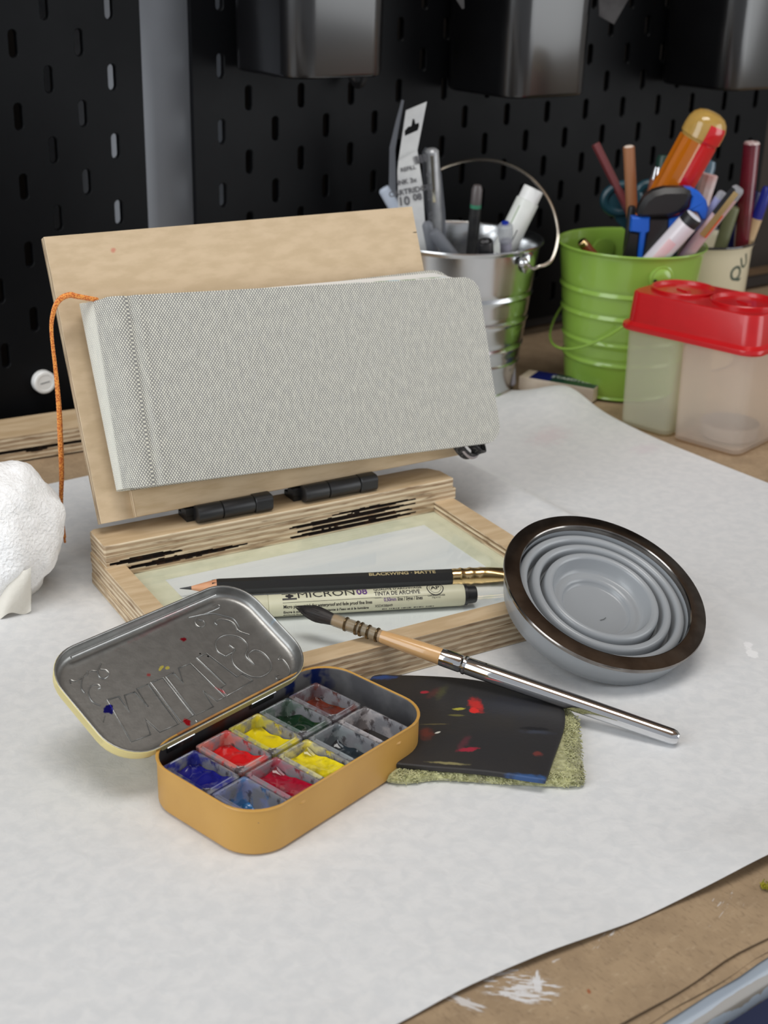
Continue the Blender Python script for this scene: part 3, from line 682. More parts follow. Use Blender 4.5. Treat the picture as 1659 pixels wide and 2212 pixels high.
obj('printed_emblem', onbar(join(box(0, 6.4, -2.2, -1.3, 0, .04, .01), box(0, 1, -2, 2, 0, .04, .01), box(5.4, 6.4, -2, 2, 0, .04, .01), box(0, 6.4, 1.4, 2, 0, .04, .01),
    *[([(x + r_ * cos(a), y + r_ * sin(a), z_) for z_ in (0, .04) for a in [k * pi / 4 for k in range(8)]], [tuple(range(8)), tuple(range(8, 16))] + [(k, (k + 1) % 8, 8 + (k + 1) % 8, 8 + k) for k in range(8)]) for x, y, r_ in ((2.2, 0, .8), (3.3, .5, .8), (4.3, 0, .8), (3.2, -.7, .8))]), K, .95)
    , INK, pn, smooth=False)
def annulus(r0, r1, n=28): 
    return ([(r * cos(2 * pi * k / n), r * sin(2 * pi * k / n), z) for z in (0, .04) for r in (r0, r1) for k in range(n)],
            [f for k in range(n) for f in (((k, (k + 1) % n, n + (k + 1) % n, n + k)), (2 * n + k, 2 * n + (k + 1) % n, 3 * n + (k + 1) % n, 3 * n + k), (n + k, n + (k + 1) % n, 3 * n + (k + 1) % n, 3 * n + k))])
obj('printed_seal', onbar(join(annulus(3.5, 3.9), annulus(2.6, 2.75)), K + 69, .95), INK, pn, smooth=False)
ptext('AP', 3.4, K + 69, .98, align='CENTER', bold=True); ptext('CONFORMS ASTM D-4236', 1.05, K + 69, .16, align='CENTER', bold=True, width=8); ptext('Orig. to U.S.', 1.0, K + 69, -.02, align='CENTER', width=4)
obj('barcode', onbar(join(*[box(i * .8, i * .8 + (.35 if i % 3 else .6), -.45, .45, 0, .04, .01) for i in range(30) if i % 7 != 3]), K + 44.5, -.98), INK, pn, smooth=False)

# ================================================================== PAINTBRUSH
b1 = V((1.0, 495.0, 20.05)); b0 = V((118.75, 448.79, 3.3)); bdv = (b0 - b1).normalized(); bF = axisframe(b1 - bdv * 40, b0)
br = thing('paintbrush', 'pointed dark-haired watercolour brush with wire-bound quill and chrome handle', 'brush', bF)
HR = mat('dark_hair', (46, 38, 36), (24, 20, 20), ns=500, stretch=(1, 1, .1), rough=.55, bump=.5, bs=900)
obj('bristles', lathe([(.1, 1), (1.2, 2.2), (2.5, 5), (3.3, 8.5), (3.25, 12), (2.5, 17)], 20), HR, br)
hs = []
for k in range(420):
    a = random.uniform(0, 2 * pi); rr = random.uniform(.6, 1); e = random.uniform(0, 4)
    p = [(2.1 * rr * cos(a), 2.1 * rr * sin(a), 17.5), (3.5 * rr * cos(a), 3.5 * rr * sin(a), 10), (2.6 * rr * cos(a), 2.6 * rr * sin(a), 4.5 + e * .3), ((.4 + .5 * e * random.random()) * cos(a), (.4 + .5 * e * random.random()) * sin(a), -.8 + e)]
    hs.append(tube(smoothpath(p, 3), [.09] * 6 + [.08, .07, .05, .02][:4], 3))
obj('bristle_hair', join(*hs), HR, br, kind='stuff')
QL = frosted('clear_quill', (190, 180, 160), .55, .12)
obj('quill_core', lathe([(2.25, 17), (2.45, 19), (2.3, 24), (2.2, 30), (2.3, 40)], 24), mat('amber_core', (150, 138, 112), (206, 170, 120), ns=120, rough=.4, stretch=(1, 1, .4)), br)
obj('quill', lathe([(2.5, 16.6), (2.75, 18), (2.75, 26), (2.6, 40)], 24, False, False), QL, br)
WIRE = mat('brass_wire', (130, 112, 84), rough=.3, metal=1)
for zz in (22.6, 27.6, 29.6, 33, 37):
    obj('wire_wrap', tube([((2.85 + .02 * (k % 2)) * cos(k * pi / 9), 2.85 * sin(k * pi / 9), zz + k * .028) for k in range(37)], .3, 6), WIRE, br)
WV = mat('varnished_wood', (212, 172, 122), (198, 154, 102), ns=60, stretch=(1, 1, .2), rough=.25, coat=.5)
obj('wooden_handle', lathe([(2.45, 38), (2.75, 40.6), (2.76, 41), (2.9, 42), (3.3, 50), (3.55, 58), (3.6, 66.5), (3.5, 67)], 32), WV, br)
obj('collar', lathe([(3.72, 66.4), (3.78, 67), (3.78, 75), (3.5, 75.6), (3.75, 76.2), (3.98, 76.5), (3.98, 77.3), (3.6, 77.8)], 40), CHROME, br)
obj('metal_cap', lathe([(3.5, 77.6), (3.7, 78.2), (3.72, 90), (3.5, 130), (3.3, 158), (3.22, 164), (2.9, 165.6), (2.0, 166.8), (.01, 167.2)], 40), CHROME, br)

# ================================================================== PALETTE RUBBER + CLOTH
pp = [(-3, 470), (-3.1, 485.8), (7.9, 487.6), (34.9, 486.4), (59.4, 478.7), (71.7, 469.2), (74.5, 464.4), (73.2, 451.2), (66.4, 428.1), (62.6, 415.7), (59.9, 414.4), (40.6, 418.4), (14.9, 420.9), (4, 424), (-3, 440)]
pc0 = V((35, 450, 0)); LF = Matrix.Translation(pc0 * S)
P2 = [(p.x, p.y) for p in smoothpath([(x - 35, y - 450, 0) for x, y in pp] + [(pp[0][0] - 35, pp[0][1] - 450, 0)], 5)][:-1]
def sx(px, py, z=6): q = onz(px, py, z) - pc0; return q.x, q.y
def spt(px, py, rx, ry, rot, c, soft): x, y = sx(px, py); return (x, y, rx, ry, rot, c, soft)
scr = mat('paint_stained_leather', (42, 39, 37), (36, 35, 37), ns=40, rough=.55, bump=.2, bs=600, nspot=420, aspot=.55, spots=[
    spt(1100, 1530, 22, 12, 0, (32, 36, 48, .6), .9), spt(1027, 1528, 3.6, 8, 10, (196, 36, 30, .9), .7), spt(1024, 1540, 2.2, 2.6, 0, (214, 40, 34), .4), spt(1010, 1624, 5, 1.7, 15, (150, 30, 52), .5), spt(1002, 1610, 2.4, 8, -25, (96, 40, 52, .6), .9),
    spt(917, 1500, 2.2, 1.4, 10, (160, 34, 52), .5), spt(935, 1502, 3, 7, -30, (96, 44, 40, .5), .9), spt(993, 1537, 3.2, 1.1, 12, (170, 164, 60), .4), spt(985, 1551, 4, 1.0, 0, (116, 112, 56, .7), .6),
    spt(953, 1500, 2.5, 9, -20, (84, 84, 44, .5), .9), spt(920, 1590, 4, 6, 0, (110, 44, 30, .7), .8), spt(1155, 1578, 7, 1.6, 0, (10, 10, 16), .4), spt(1160, 1586, 9, 2, 0, (60, 68, 86, .5), .9),
    spt(1140, 1680, 12, 2.2, -5, (44, 84, 138, .8), .7), spt(828, 1466, 8, 2.5, 5, (40, 72, 132, .8), .7), spt(970, 1652, 9, 1.1, -4, (150, 142, 96, .7), .6), spt(1162, 1632, 2.6, 2, 30, (120, 50, 44, .7), .7), spt(945, 1588, 1.4, .6, 30, (214, 214, 206), .4), spt(940, 1570, 7, .7, 4, (120, 110, 70, .5), .7)])
def dome(P, z0, z1, lift=1.2):
    n = len(P); rr = []
    for s_, zz in ((.985, z0), (1, z0 + .5), (1, z1 - .6), (.985, z1 - .15), (.95, z1), (.7, z1 + lift * .3), (.35, z1 + lift * .5), (.05, z1 + lift * .55)): rr.append([(p[0] * s_, p[1] * s_, zz) for p in P])
    return loft(rr)
o = obj('leather_pad', dome(P2, 4.1, 6.6), scr, None, LF); tag(o, 'dark paint-spattered leather pad lying on the green cloth', 'pad')
ct = NT('terry_cloth'); cc = ct.mix(ct.ss(ct.noise(420, 4), .35, .65), lin((142, 142, 92)), lin((196, 196, 146))); cc = ct.mix(ct.ss(ct.noise(60, 3), .5, .7), cc, lin((150, 148, 112)))
ct.base(cc); ct.p(rough=.95, sheen=.5); ct.bump(ct.noise(900, 3), 1.0, .0006)
cl = [(-34, 20), (-30, 32), (20, 30), (36, 24), (43.5, 14), (43.8, 2), (42, -20), (41, -29), (36, -31.5), (14, -31), (-10, -29.6), (-32, -29)]
cp_ = [(p.x, p.y) for p in smoothpath([(x, y, 0) for x, y in cl] + [(cl[0][0], cl[0][1], 0)], 24)][:-1]
def cloth():
    rr = []
    for s_, zz in ((.99, .05), (1.01, .8), (1.02, 1.8), (1.0, 3.0), (.97, 3.7), (.9, 3.9), (.8, 3.9), (.6, 3.8), (.3, 3.8), (.02, 3.8)):
        ring = []
        for p in cp_:
            a = V((p[0] * s_, p[1] * s_, zz)); k = (.9 if zz > .5 else .2) * nz(a.x, a.y, zz, .9) + .7 * nz(a.x, a.y, zz * 2, .25) * (zz > .5)
            q = V((p[0], p[1], 0)).normalized(); ring.append((a.x + q.x * k * (s_ > .95), a.y + q.y * k * (s_ > .95), max(a.z + k * .35 * (s_ > .95) * (zz > 1), .03)))
        rr.append(ring)
    return loft(rr)
o = thing('folded_cloth', 'folded sage green terry cloth under the dark leather pad', 'cloth', LF)
obj('fabric', cloth(), ct.m, o)
lp_ = []
for k in range(2600):
    i = random.randrange(len(cp_)); p = cp_[i]
    if p[0] < -30 or (p[1] > 12 and p[0] < 40): continue
    s_ = random.uniform(.88, 1.03); zz = random.uniform(.6, 3.6) if s_ > .99 else 3.9
    x, y = p[0] * s_, p[1] * s_; a = random.uniform(0, pi); r_ = .55
    ang = [0, .8, 1.6, 2.4, 3.14]
    dx, dy = cos(a), sin(a); lp_.append(tube([(x + dx * r_ * cos(t), y + dy * r_ * cos(t) - (.5 * sin(t) if s_ > .99 else 0), zz + r_ * .8 * sin(t)) for t in ang], .2, 4))
obj('terry_loops', join(*lp_), ct.m, o, kind='stuff')

# ================================================================== COLLAPSIBLE CUP
cn = V((.22491, -.30579, .92515)).normalized(); cc0 = V((98.13, 526.63, 30.12))
CF_ = frame(cc0, cn.cross(V((0, 0, 1))).normalized() * -1, cn.cross(cn.cross(V((0, 0, 1)))) * -1)
zz_ = CF_.to_3x3() @ V((0, 0, 1))
if zz_.dot(cn) < 0: CF_ = CF_ @ Matrix.Rotation(pi, 4, 'X')
cu_ = thing('collapsible_cup', 'collapsed grey silicone cup with steel rim leaning on the easel corner', 'cup', CF_)
SIL = mat('grey_silicone', (156, 160, 164), (150, 154, 158), ns=12, rough=.26, bump=.02, bs=400)
RIM = mat('brushed_steel_rim', (150, 146, 142), (120, 114, 110), ns=60, rough=.16, metal=1, rvar=.05, spots=[(-36, 12, 1.5, 1, 0, (200, 200, 200), .5), (30, 20, 1, 1, 0, (190, 190, 190), .6)])
R_ = 46.6
obj('steel_rim', lathe([(R_ - 7.2, -2.0), (R_ - 7.4, -.4), (R_ - 7.0, .1), (R_ - 6.6, .15), (R_ - 1.0, -.35), (R_ - .3, -.2), (R_, -.9), (R_ - .2, -2.0), (R_ - 1.2, -2.6), (R_ - 1.4, -2.0), (R_ - 6.8, -1.6)], 96, False, False) if False else
    (lambda p: (lambda m_: (m_[0], m_[1]))(loft([circ(r, z, 96) for r, z in p + [p[0]]], False, False)))([(R_ - 7.4, -3.0), (R_ - 7.4, -.4), (R_ - 7.0, .1), (R_ - 6.6, .15), (R_ - 1.2, -.2), (R_ - .3, -.25), (R_, -.9), (R_ - .2, -2.2), (R_ - 1.2, -2.9), (R_ - 6.8, -2.9)]), RIM, cu_, ang=30)
obj('outer_shell', lathe([(R_ - 1.0, -2.6), (R_ - 1.4, -5), (R_ - 4.4, -15.0), (R_ - 5.6, -15.8), (R_ - 9, -16), (R_ - 9.6, -14.8), (R_ - 7.6, -8), (R_ - 7.4, -3)], 96, False, False), SIL, cu_, ang=50)
def ringfold(ro, ri, top, depth):
    w = ro - ri; c = (ro + ri) / 2; h = w / 2
    pr_ = [(ro + .4, top - depth), (ro + .1, top - h)] + [(c + h * cos(a), top - h + h * sin(a)) for a in [pi * k / 8 for k in range(1, 8)]] + [(ri - .1, top - h), (ri - .6, top - depth)]
    return loft([circ(r, z, 96) for r, z in pr_], False, False)
obj('fold_ring', ringfold(38.2, 34.4, -3.8, 9), SIL, cu_, ang=60)
obj('fold_ring', ringfold(32.2, 28.6, -3.8, 9), SIL, cu_, ang=60)
obj('fold_ring', ringfold(26.4, 22.6, -3.6, 7), SIL, cu_, ang=60)
bowl = [(40, -11.8), (33.6, -12.4), (28, -12.2), (27.8, -9.5), (26, -3.9)]
obj('web', loft([circ(r, z, 72) for r, z in [(39, -11.6), (36, -12.6), (33, -12.6), (30, -12.4), (27, -10.6)]], False, False), SIL, cu_)
obj('bowl', lathe([(22.7, -4.8), (22.3, -6), (21.4, -9.2), (20.4, -10.6), (19.6, -11.2), (18.6, -11.0), (16.4, -11.3), (15.8, -12.4), (15.2, -13.6), (14.2, -14.0), (.01, -14.2)], 96, False, True), SIL, cu_, ang=60)
obj('foot', lathe([(40, -15.9), (40, -16.2), (12, -15.2), (.01, -15.1)], 72, False, True), SIL, cu_)
obj('fibre', tube([(-2, -6, -13.7), (0, -6.2, -13.6), (1.8, -5.6, -13.7)], .12, 4), mat('dark_fibre', (50, 50, 52)), cu_)

# ================================================================== PAINT TIN
TA = 0.8642; T0 = V((-31.624, 421.605, 0)); TF = rotz(T0, TA); TL, TW, TR, TH = 95.7, 58.9, 15.4, 19.0
tin = thing('paint_tin', 'open mustard yellow metal tin used as a watercolour paint box', 'tin', TF)
MUS = mat('mustard_enamel', (198, 152, 76), (190, 144, 70), ns=30, rough=.42, bump=.03, bs=1200, spots=[(-44.5, -18, .5, 1.4, 20, (40, 30, 20, .8), .4)])
def wallmat():
    t = NT('tin_inside'); t.coord(); sp = t.n('ShaderNodeSeparateXYZ'); t.l(t.tc.outputs['Object'], sp.inputs[0])
    c = t.mix(t.ss(t.noise(50, 4), .4, .65), lin((150, 150, 152)), lin((120, 120, 124)))
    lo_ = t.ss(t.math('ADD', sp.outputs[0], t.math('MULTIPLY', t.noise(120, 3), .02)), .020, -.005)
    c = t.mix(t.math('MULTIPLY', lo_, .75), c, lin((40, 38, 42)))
    bl_ = t.math('MULTIPLY', t.ss(t.noise(80, 3), .5, .6), t.math('MULTIPLY', t.ss(sp.outputs[1], .018, .027), t.ss(sp.outputs[0], .010, .03)))
    c = t.mix(bl_, c, lin((30, 50, 120)))
    rd = t.math('MULTIPLY', t.ss(t.noise(100, 3, (.4, 1, 1)), .45, .62), t.math('MULTIPLY', t.ss(sp.outputs[1], .02, .028), t.ss(sp.outputs[0], .02, -.01)))
    c = t.mix(rd, c, lin((120, 60, 44))); t.base(c); t.p(rough=.35, metal=.6); return t.m
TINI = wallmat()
def shell(L, W, R, z0, z1, th, outer, inner, rb=1.6, n=10):
    r = [rrect(L - 2 * rb, W - 2 * rb, R - rb, z0, n), rrect(L - .6 * rb, W - .6 * rb, R - .3 * rb, z0 + rb * .35, n), rrect(L, W, R, z0 + rb, n), rrect(L, W, R, z1 - .8, n)]
    for a in (-40, 0, 45, 90, 135, 180): r.append(rrect(L + .9 * cos(radians(a)) - .3, W + .9 * cos(radians(a)) - .3, R, z1 - .45 + .5 * sin(radians(a)), n))
    no = len(r); r += [rrect(L - 2 * th, W - 2 * th, R - th, z1 - 1.2, n), rrect(L - 2 * th, W - 2 * th, R - th, z0 + 1, n)]
    m_ = loft(r); nn = len(r[0]); mi = [0 if k // nn < no - 1 else 1 for k in range(len(m_[1]) - 2)] + [0, 1]
    return m_[0], m_[1], mi
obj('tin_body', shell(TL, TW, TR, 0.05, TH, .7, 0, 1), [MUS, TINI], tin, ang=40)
# worn copper edge, hinge loops and dimples
obj('rim_wear', tube([(p[0], p[1], p[2]) for p in [(x, TW / 2 - .45, TH - .15) for x in [-30 + k * 5 for k in range(13)]]], .52, 6), mat('worn_rim', (150, 96, 54), (196, 148, 82), ns=160, rough=.5, stretch=(.4, 1, 1)), tin)
for x in (-30, 12): 
    hg = obj('hinge_tab', box(x - 6, x + 6, TW / 2 - 1.6, TW / 2 - .9, TH - 5, TH - 1.6, .15), STEEL, tin); obj('hinge_pin', tube([(x - 6.5, TW / 2 - 2, TH - 2.2), (x + 6.5, TW / 2 - 2, TH - 2.2)], .45, 8), STEEL, hg)
for x in (-24.5, 26.5): obj('dimple', ([(x + 2.0 * cos(a) * s_, -TW / 2 + .15 - .7 * (1 - s_), 14.6 + .9 * sin(a) * s_) for s_ in (1, .6, .05) for a in [k * pi / 8 for k in range(16)]], [(r * 16 + k, r * 16 + (k + 1) % 16, (r + 1) * 16 + (k + 1) % 16, (r + 1) * 16 + k) for r in range(2) for k in range(16)]), MUS, tin)
# lid
LAn = 0.448; tu = V((cos(TA), sin(TA), 0)); tv = V((-sin(TA), cos(TA), 0)); la = tv * cos(LAn) + V((0, 0, 1)) * sin(LAn)
lo = T0 + tv * (TW / 2 - .58) + V((0, 0, 13.4)) + tu * -2.1; KL = .98; lo = CAMP + (lo - CAMP) * KL
LDW = frame(lo, tu, la); LD = TF.inverted() @ LDW; LW, LL, LR, LDp = 58.0 * KL, 100.0 * KL, 15.6, 5.4; LY0 = 3.6
LINm = NT('bare_tin_inside'); c_ = LINm.mix(LINm.ss(LINm.noise(220, 3), .3, .7), lin((152, 152, 150)), lin((142, 142, 140)))
def lsp(px, py, rx, ry, rot, c, s_):
    q = LDW.inverted() @ (onplane(px, py, lo - (LDW.to_3x3() @ V((0, 0, 1))) * LDp, LDW.to_3x3() @ V((0, 0, 1))) * S) / S
    return (q.x, q.y, rx, ry, rot, c, s_)
c_ = LINm.spots(c_, [lsp(233, 1532, 2.4, 1.3, 20, (20, 18, 110), .3), lsp(237, 1536, 1.2, 1.6, 0, (20, 18, 110), .3), lsp(404, 1562, 1.8, 2.0, 30, (176, 22, 36), .4), lsp(396, 1382, 1.5, 1.3, 0, (150, 24, 40), .4), lsp(361, 1444, 1.1, .8, 0, (226, 216, 110), .3), lsp(348, 1444, 1.8, .7, 20, (226, 216, 110), .4),
                     lsp(321, 1459, 1.3, 1.0, 30, (190, 60, 60, .8), .6), lsp(475, 1492, .8, 3.0, 20, (196, 70, 80, .7), .8), lsp(432, 1413, .4, .4, 0, (20, 20, 20), .3), lsp(449, 1419, .4, .6, 0, (20, 20, 20), .3), lsp(590, 1353, 2.5, 1.4, 0, (150, 176, 196, .5), .8), lsp(340, 1355, 1.5, 26, -85, (150, 60, 70, .3), .9)], 500, .8)
LINm.base(c_); LINm.p(rough=.36, metal=.85); LINm.bump(LINm.noise(900, 2), .06)
CREAM = mat('cream_enamel', (226, 214, 150), (216, 200, 136), ns=10, rough=.35)
lr = [rrect(LL - 5, LW - LY0 - 5, LR - 2.5, -LDp - .5, 10, 0, LW / 2 + LY0 / 2), rrect(LL - 1.2, LW - LY0 - 1.2, LR - .6, -LDp + .2, 10, 0, LW / 2 + LY0 / 2), rrect(LL, LW - LY0, LR, -LDp + 1.4, 10, 0, LW / 2 + LY0 / 2), rrect(LL, LW - LY0, LR, -.7, 10, 0, LW / 2 + LY0 / 2)]
for a in (0, 45, 90, 135, 180): lr.append(rrect(LL + .8 * cos(radians(a)) - .2, LW - LY0 + .8 * cos(radians(a)) - .2, LR, -.4 + .45 * sin(radians(a)), 10, 0, LW / 2 + LY0 / 2))
nO = len(lr) - 4
lr += [rrect(LL - 1.5, LW - LY0 - 1.5, LR - .7, -1.2, 10, 0, LW / 2 + LY0 / 2), rrect(LL - 1.7, LW - LY0 - 1.7, LR - .8, -3.4, 10, 0, LW / 2 + LY0 / 2), rrect(LL - 3.4, LW - LY0 - 3.4, LR - 1.6, -4.8, 10, 0, LW / 2 + LY0 / 2), rrect(LL - 7, LW - LY0 - 7, LR - 3.5, -LDp + .25, 10, 0, LW / 2 + LY0 / 2), rrect(LL - 10, LW - LY0 - 10, LR - 5, -LDp + .3, 10, 0, LW / 2 + LY0 / 2)]
m_ = loft(lr); nn_ = len(lr[0]); mi_ = [0 if k // nn_ < nO else 1 for k in range(len(m_[1]) - 2)] + [0, 1]
lid = obj('lid', (m_[0], m_[1], mi_), [CREAM, LINm.m], tin, LD, ang=50, label='opened lid, cream outside and bare tin inside')
zf = -LDp + .3
obj('inner_bead', tube([(x, LW - 3.2 - .0 * x, -2.0) for x in [-36 + k * 6 for k in range(13)]], .5, 6), LINm.m, lid)
# embossed letters (seen from inside, so upside down)
def lxy(px, py):
    q = LDW.inverted() @ (onplane(px, py, LDW @ (V((0, 0, zf)) * S) / S, LDW.to_3x3() @ V((0, 0, 1))) * S) / S; return q.x, q.y
z7 = lambda x, y: (x / 2.812 + 110, y / 2.812 + 1240)
qa = lxy(*z7(340, 765)); qb = lxy(*z7(490, 1020)); qc = lxy(*z7(1335, 540)); qd2 = lxy(*z7(1060, 370)); qe = lxy(*z7(1060, 745))
def ems(pts, rr=.34, smooth=False):
    P = [V((*lxy(*z7(a, b)), zf + .1)) for a, b in pts]; P.append(P[0])
    if smooth: P = smoothpath(P, 4)
    obj('embossed_letter', tube(P, rr, 6), LINm.m, lid, ang=70)
ems([(340, 765), (412, 745), (476, 836), (446, 738), (506, 718), (590, 806), (520, 700), (590, 668), (775, 912), (660, 960), (572, 880), (605, 975), (490, 1020)])
ems([(606, 660), (682, 630), (866, 860), (790, 900)])
ems([(698, 626), (742, 600), (803, 662), (775, 572), (848, 543), (1058, 748), (1010, 772), (925, 712), (985, 806), (880, 858)])
ems([(885, 510), (945, 482), (1130, 625), (1160, 605), (1225, 648), (1068, 742), (1030, 695), (1062, 672)])
ems([(1058, 500), (1015, 472), (1000, 430), (1018, 390), (1070, 370), (1140, 382), (1185, 415), (1195, 455), (1182, 498), (1238, 550), (1196, 500), (1230, 462), (1290, 480), (1332, 530), (1335, 580), (1290, 618), (1230, 626), (1165, 598), (1112, 550), (1098, 500), (1112, 458), (1082, 432), (1118, 462)], smooth=True)
def curl(pts, r=.3): obj('embossed_scroll', tube(smoothpath([(*lxy(*z7(a, b)), zf + .12) for a, b in pts], 5), r, 6), LINm.m, lid)
curl([(205, 725), (185, 690), (195, 630), (240, 590), (280, 588), (305, 545)]); curl([(282, 590), (295, 625), (325, 635), (352, 610), (335, 585), (300, 580)]); curl([(120, 665), (118, 645), (150, 650), (220, 610), (222, 592)])
curl([(300, 800), (250, 775), (228, 720), (245, 680), (285, 672), (300, 690), (285, 698)]); curl([(835, 265), (880, 255), (940, 240), (1020, 205), (1015, 190), (985, 200)]); curl([(885, 260), (875, 295), (900, 322), (935, 310), (925, 285), (895, 280)])
curl([(1010, 310), (995, 295), (1010, 278), (1060, 278), (1110, 300), (1140, 345), (1205, 370)]); curl([(900, 250), (980, 240), (1050, 255), (1110, 275), (1145, 330), (1130, 350)])
curl([(1395, 495), (1380, 520), (1410, 522), (1440, 560), (1450, 600), (1420, 635), (1375, 640), (1368, 620), (1385, 615)]); curl([(405, 1060), (430, 1095), (500, 1115), (570, 1115), (612, 1100), (610, 1075), (590, 1075)]); curl([(675, 1055), (680, 1040), (710, 1040)])
curl([(880, 890), (890, 905), (885, 940)]); curl([(330, 860), (318, 900)], .2)

# half pans, each with its cake of paint
def pan(cx, cy, ly, name_col, pc_, stain, seed, fill, tilt, label, sparse=False):
    hx_, W_ = 15.9, ly
    f = thing('paint_pan', label, 'paint pan', TF @ Matrix.Translation(V((cx, cy, 0)) * S), 'paint pans inside the mustard tin')
    t = NT('pan_' + name_col); base = t.mix(t.ss(t.noise(130, 4), .42, .62), lin((128, 128, 132)), lin(stain)); base = t.mix(t.math('MULTIPLY', t.ss(t.noise(170, 5), .54, .62), .8), base, lin((58, 50, 52))); base = t.mix(t.math('MULTIPLY', t.ss(t.noise(90, 4, (1, 1.2, 1)), .56, .62), .6), base, lin(pc_))
    t.base(base); t.p(rough=.16, coat=.4); t.bump(t.noise(500, 3), .12)
    wx, wy = 13.0, ly - 3.4; n = 5
    r = [rrect(hx_ - .1, W_ - .1, 1.0, 11.6, n), rrect(hx_ + .08, W_ + .08, 1.0, 13.9, n), rrect(hx_ - .3, W_ - .3, 1.0, 14.15, n), rrect(wx + .9, wy + .9, 2.0, 14.2, n), rrect(wx + .6, wy + .6, 2.0, 14.6, n), rrect(wx + .2, wy + .2, 2.0, 14.75, n), rrect(wx - .1, wy - .1, 1.9, 14.5, n), rrect(wx - .5, wy - .5, 1.9, 12.5, n), rrect(wx - 1.8, wy - 1.8, 2, 4.2, n), rrect(wx - 4, wy - 4, 2, 3.2, n)]
    obj('tray', loft(r, False, True), t.m, f, ang=50)
    p = NT('paint_' + name_col); c = p.mix(p.ss(p.noise(140, 3), .4, .7), lin(pc_), lin(tuple(int(v * .62) for v in pc_))); p.base(c); p.p(rough=.14, coat=.3, spec=.45); p.bump(p.noise(260, 2), .12, .0005)
    def fn(a, b):
        x = (a - .5) * (wx - 2.2); y = (b - .5) * (wy - 2.2)
        h = fill + 2.3 + tilt * (-(y) / wy) * 4.2 + 2.6 * nz(x, y, seed, .14) + .25 * nz(x, y, seed + 5, .4)
        if sparse: h = 4.6 + 4.2 * (nz(x, y, seed, .22) - sparse)
        e = min(a, 1 - a, b, 1 - b); h += .7 * math.exp(-e * 30) if not sparse else 0
        return (x, y, min(max(h, 2.2), 13.4))
    obj('paint', grid(26, 34, fn), p.m, f, ang=80); return f
C5 = [-34.3, -18.1, -2.0, 14.1, 30.2]
pan(C5[0] - 1.2, 10.6, 24.6, 'ultramarine', (24, 26, 120), (44, 48, 130), 1, 8.4, 1, 'dark ultramarine blue pan in the corner by the cream lid')
pan(C5[1], 12.0, 24.6, 'red', (206, 26, 30), (196, 120, 110), 2, 8.2, 1.2, 'bright scarlet red pan, second from the left in the hinge-side row')
pan(C5[2], 12.0, 24.6, 'yellow', (226, 204, 24), (190, 180, 70), 3, 8.2, 1.0, 'greenish yellow pan in the middle of the hinge-side row')
pan(C5[3], 12.0, 24.6, 'green', (20, 48, 28), (90, 104, 96), 14, 8.0, 1.2, 'very dark green pan in the hinge-side row')
pan(C5[4], 12.0, 24.6, 'brown', (104, 44, 30), (100, 84, 88), 5, 7.6, 1.0, 'reddish brown pan at the far end of the hinge-side row')
pan(C5[0] - .2, -14.4, 23.6, 'cyan', (44, 116, 176), (128, 134, 170), 6, 5, 0, 'nearly empty pan with light blue traces at the near corner', sparse=.05)
pan(C5[1], -14.8, 26, 'crimson', (164, 16, 44), (160, 110, 120), 7, 9.2, .6, 'deep crimson pan in the front row')
pan(C5[2], -14.8, 26, 'lemon', (236, 216, 36), (200, 192, 140), 8, 9.6, .4, 'clean lemon yellow pan in the front row')
pan(C5[3], -14.8, 26, 'payne', (44, 54, 62), (134, 140, 142), 9, 5, 0, 'grey pan with little paint left, between lemon and black', sparse=.0)
pan(C5[4], -14.8, 26, 'black', (44, 26, 24), (172, 166, 166), 10, 5, 0, 'pale pan with blackish brown blots at the far end of the front row', sparse=.08)

# ================================================================== BUCKETS
def bucket(cx, cy, R, Hh, rb, ridges, mt, name, label, cat, th=.6):
    t = thing(name, label, cat, Matrix.Translation(V((cx, cy, 0)) * S))
    pr_ = [(rb - 1.5, .05), (rb + .3, .2), (rb + .9, 1), (rb + .3, 2), (rb + .1, 2.6)]
    for k in range(1, 80):
        z = 2.6 + (Hh - 5) * k / 80; r = rb + (R - 1.6 - rb) * z / Hh
        for zr in ridges: r += .95 * math.exp(-((z - zr) / 1.2) ** 2) - .5 * math.exp(-((z - zr - 2.6) / 1.0) ** 2)
        pr_.append((r, z))
    pr_ += [(R - 1.3, Hh - 2.6), (R - .2, Hh - 1.6), (R + .1, Hh - .8), (R - .3, Hh), (R - 1.1, Hh - .2), (R - 1.9, Hh - 1.4)]
    pr_ += [(rb + (R - 2.4 - rb) * k / 12 * 1.0, Hh * k / 12) for k in range(11, 0, -1)] + [(rb - 1, 1.4)]
    obj('pail', lathe(pr_, 72, True, True), mt, t, ang=28); return t
GALV = mat('galvanised_steel', (212, 213, 214), (196, 197, 198), ns=14, rough=.2, metal=1, rvar=.05)
GREEN = mat('green_enamel', (144, 182, 76), (138, 176, 70), ns=10, rough=.24, coat=.4)
MX, MY, MR, MH = 46.5, 915.0, 57.2, 104.8
mb = bucket(MX, MY, MR, MH, 42.5, [70, 53, 34, 22], GALV, 'steel_pail', 'shiny galvanised steel pail holding pens behind the sketchbook', 'pail')
MI = Matrix.Translation(V((MX, MY, 0)) * S).inverted()
def loc(M_, p): return M_ @ (V(p) * S) / S
hp = [(1141, 572, 872), (1152, 580, 868), (1166, 575, 866), (1178, 572, 866), (1192, 560, 867), (1203, 525, 870), (1204, 490, 875), (1192, 445, 883), (1165, 402, 895), (1125, 368, 908), (1075, 349, 922), (1025, 345, 934), (985, 352, 944), (950, 366, 952), (920, 395, 958), (902, 430, 962), (898, 480, 962), (905, 530, 960)]
obj('handle', tube([loc(MI, p) for p in smoothpath([onY(a, b, y) for a, b, y in hp], 5)], 1.15, 8), mat('handle_wire', (190, 180, 166), rough=.22, metal=1), mb, label='thin raised wire bail')
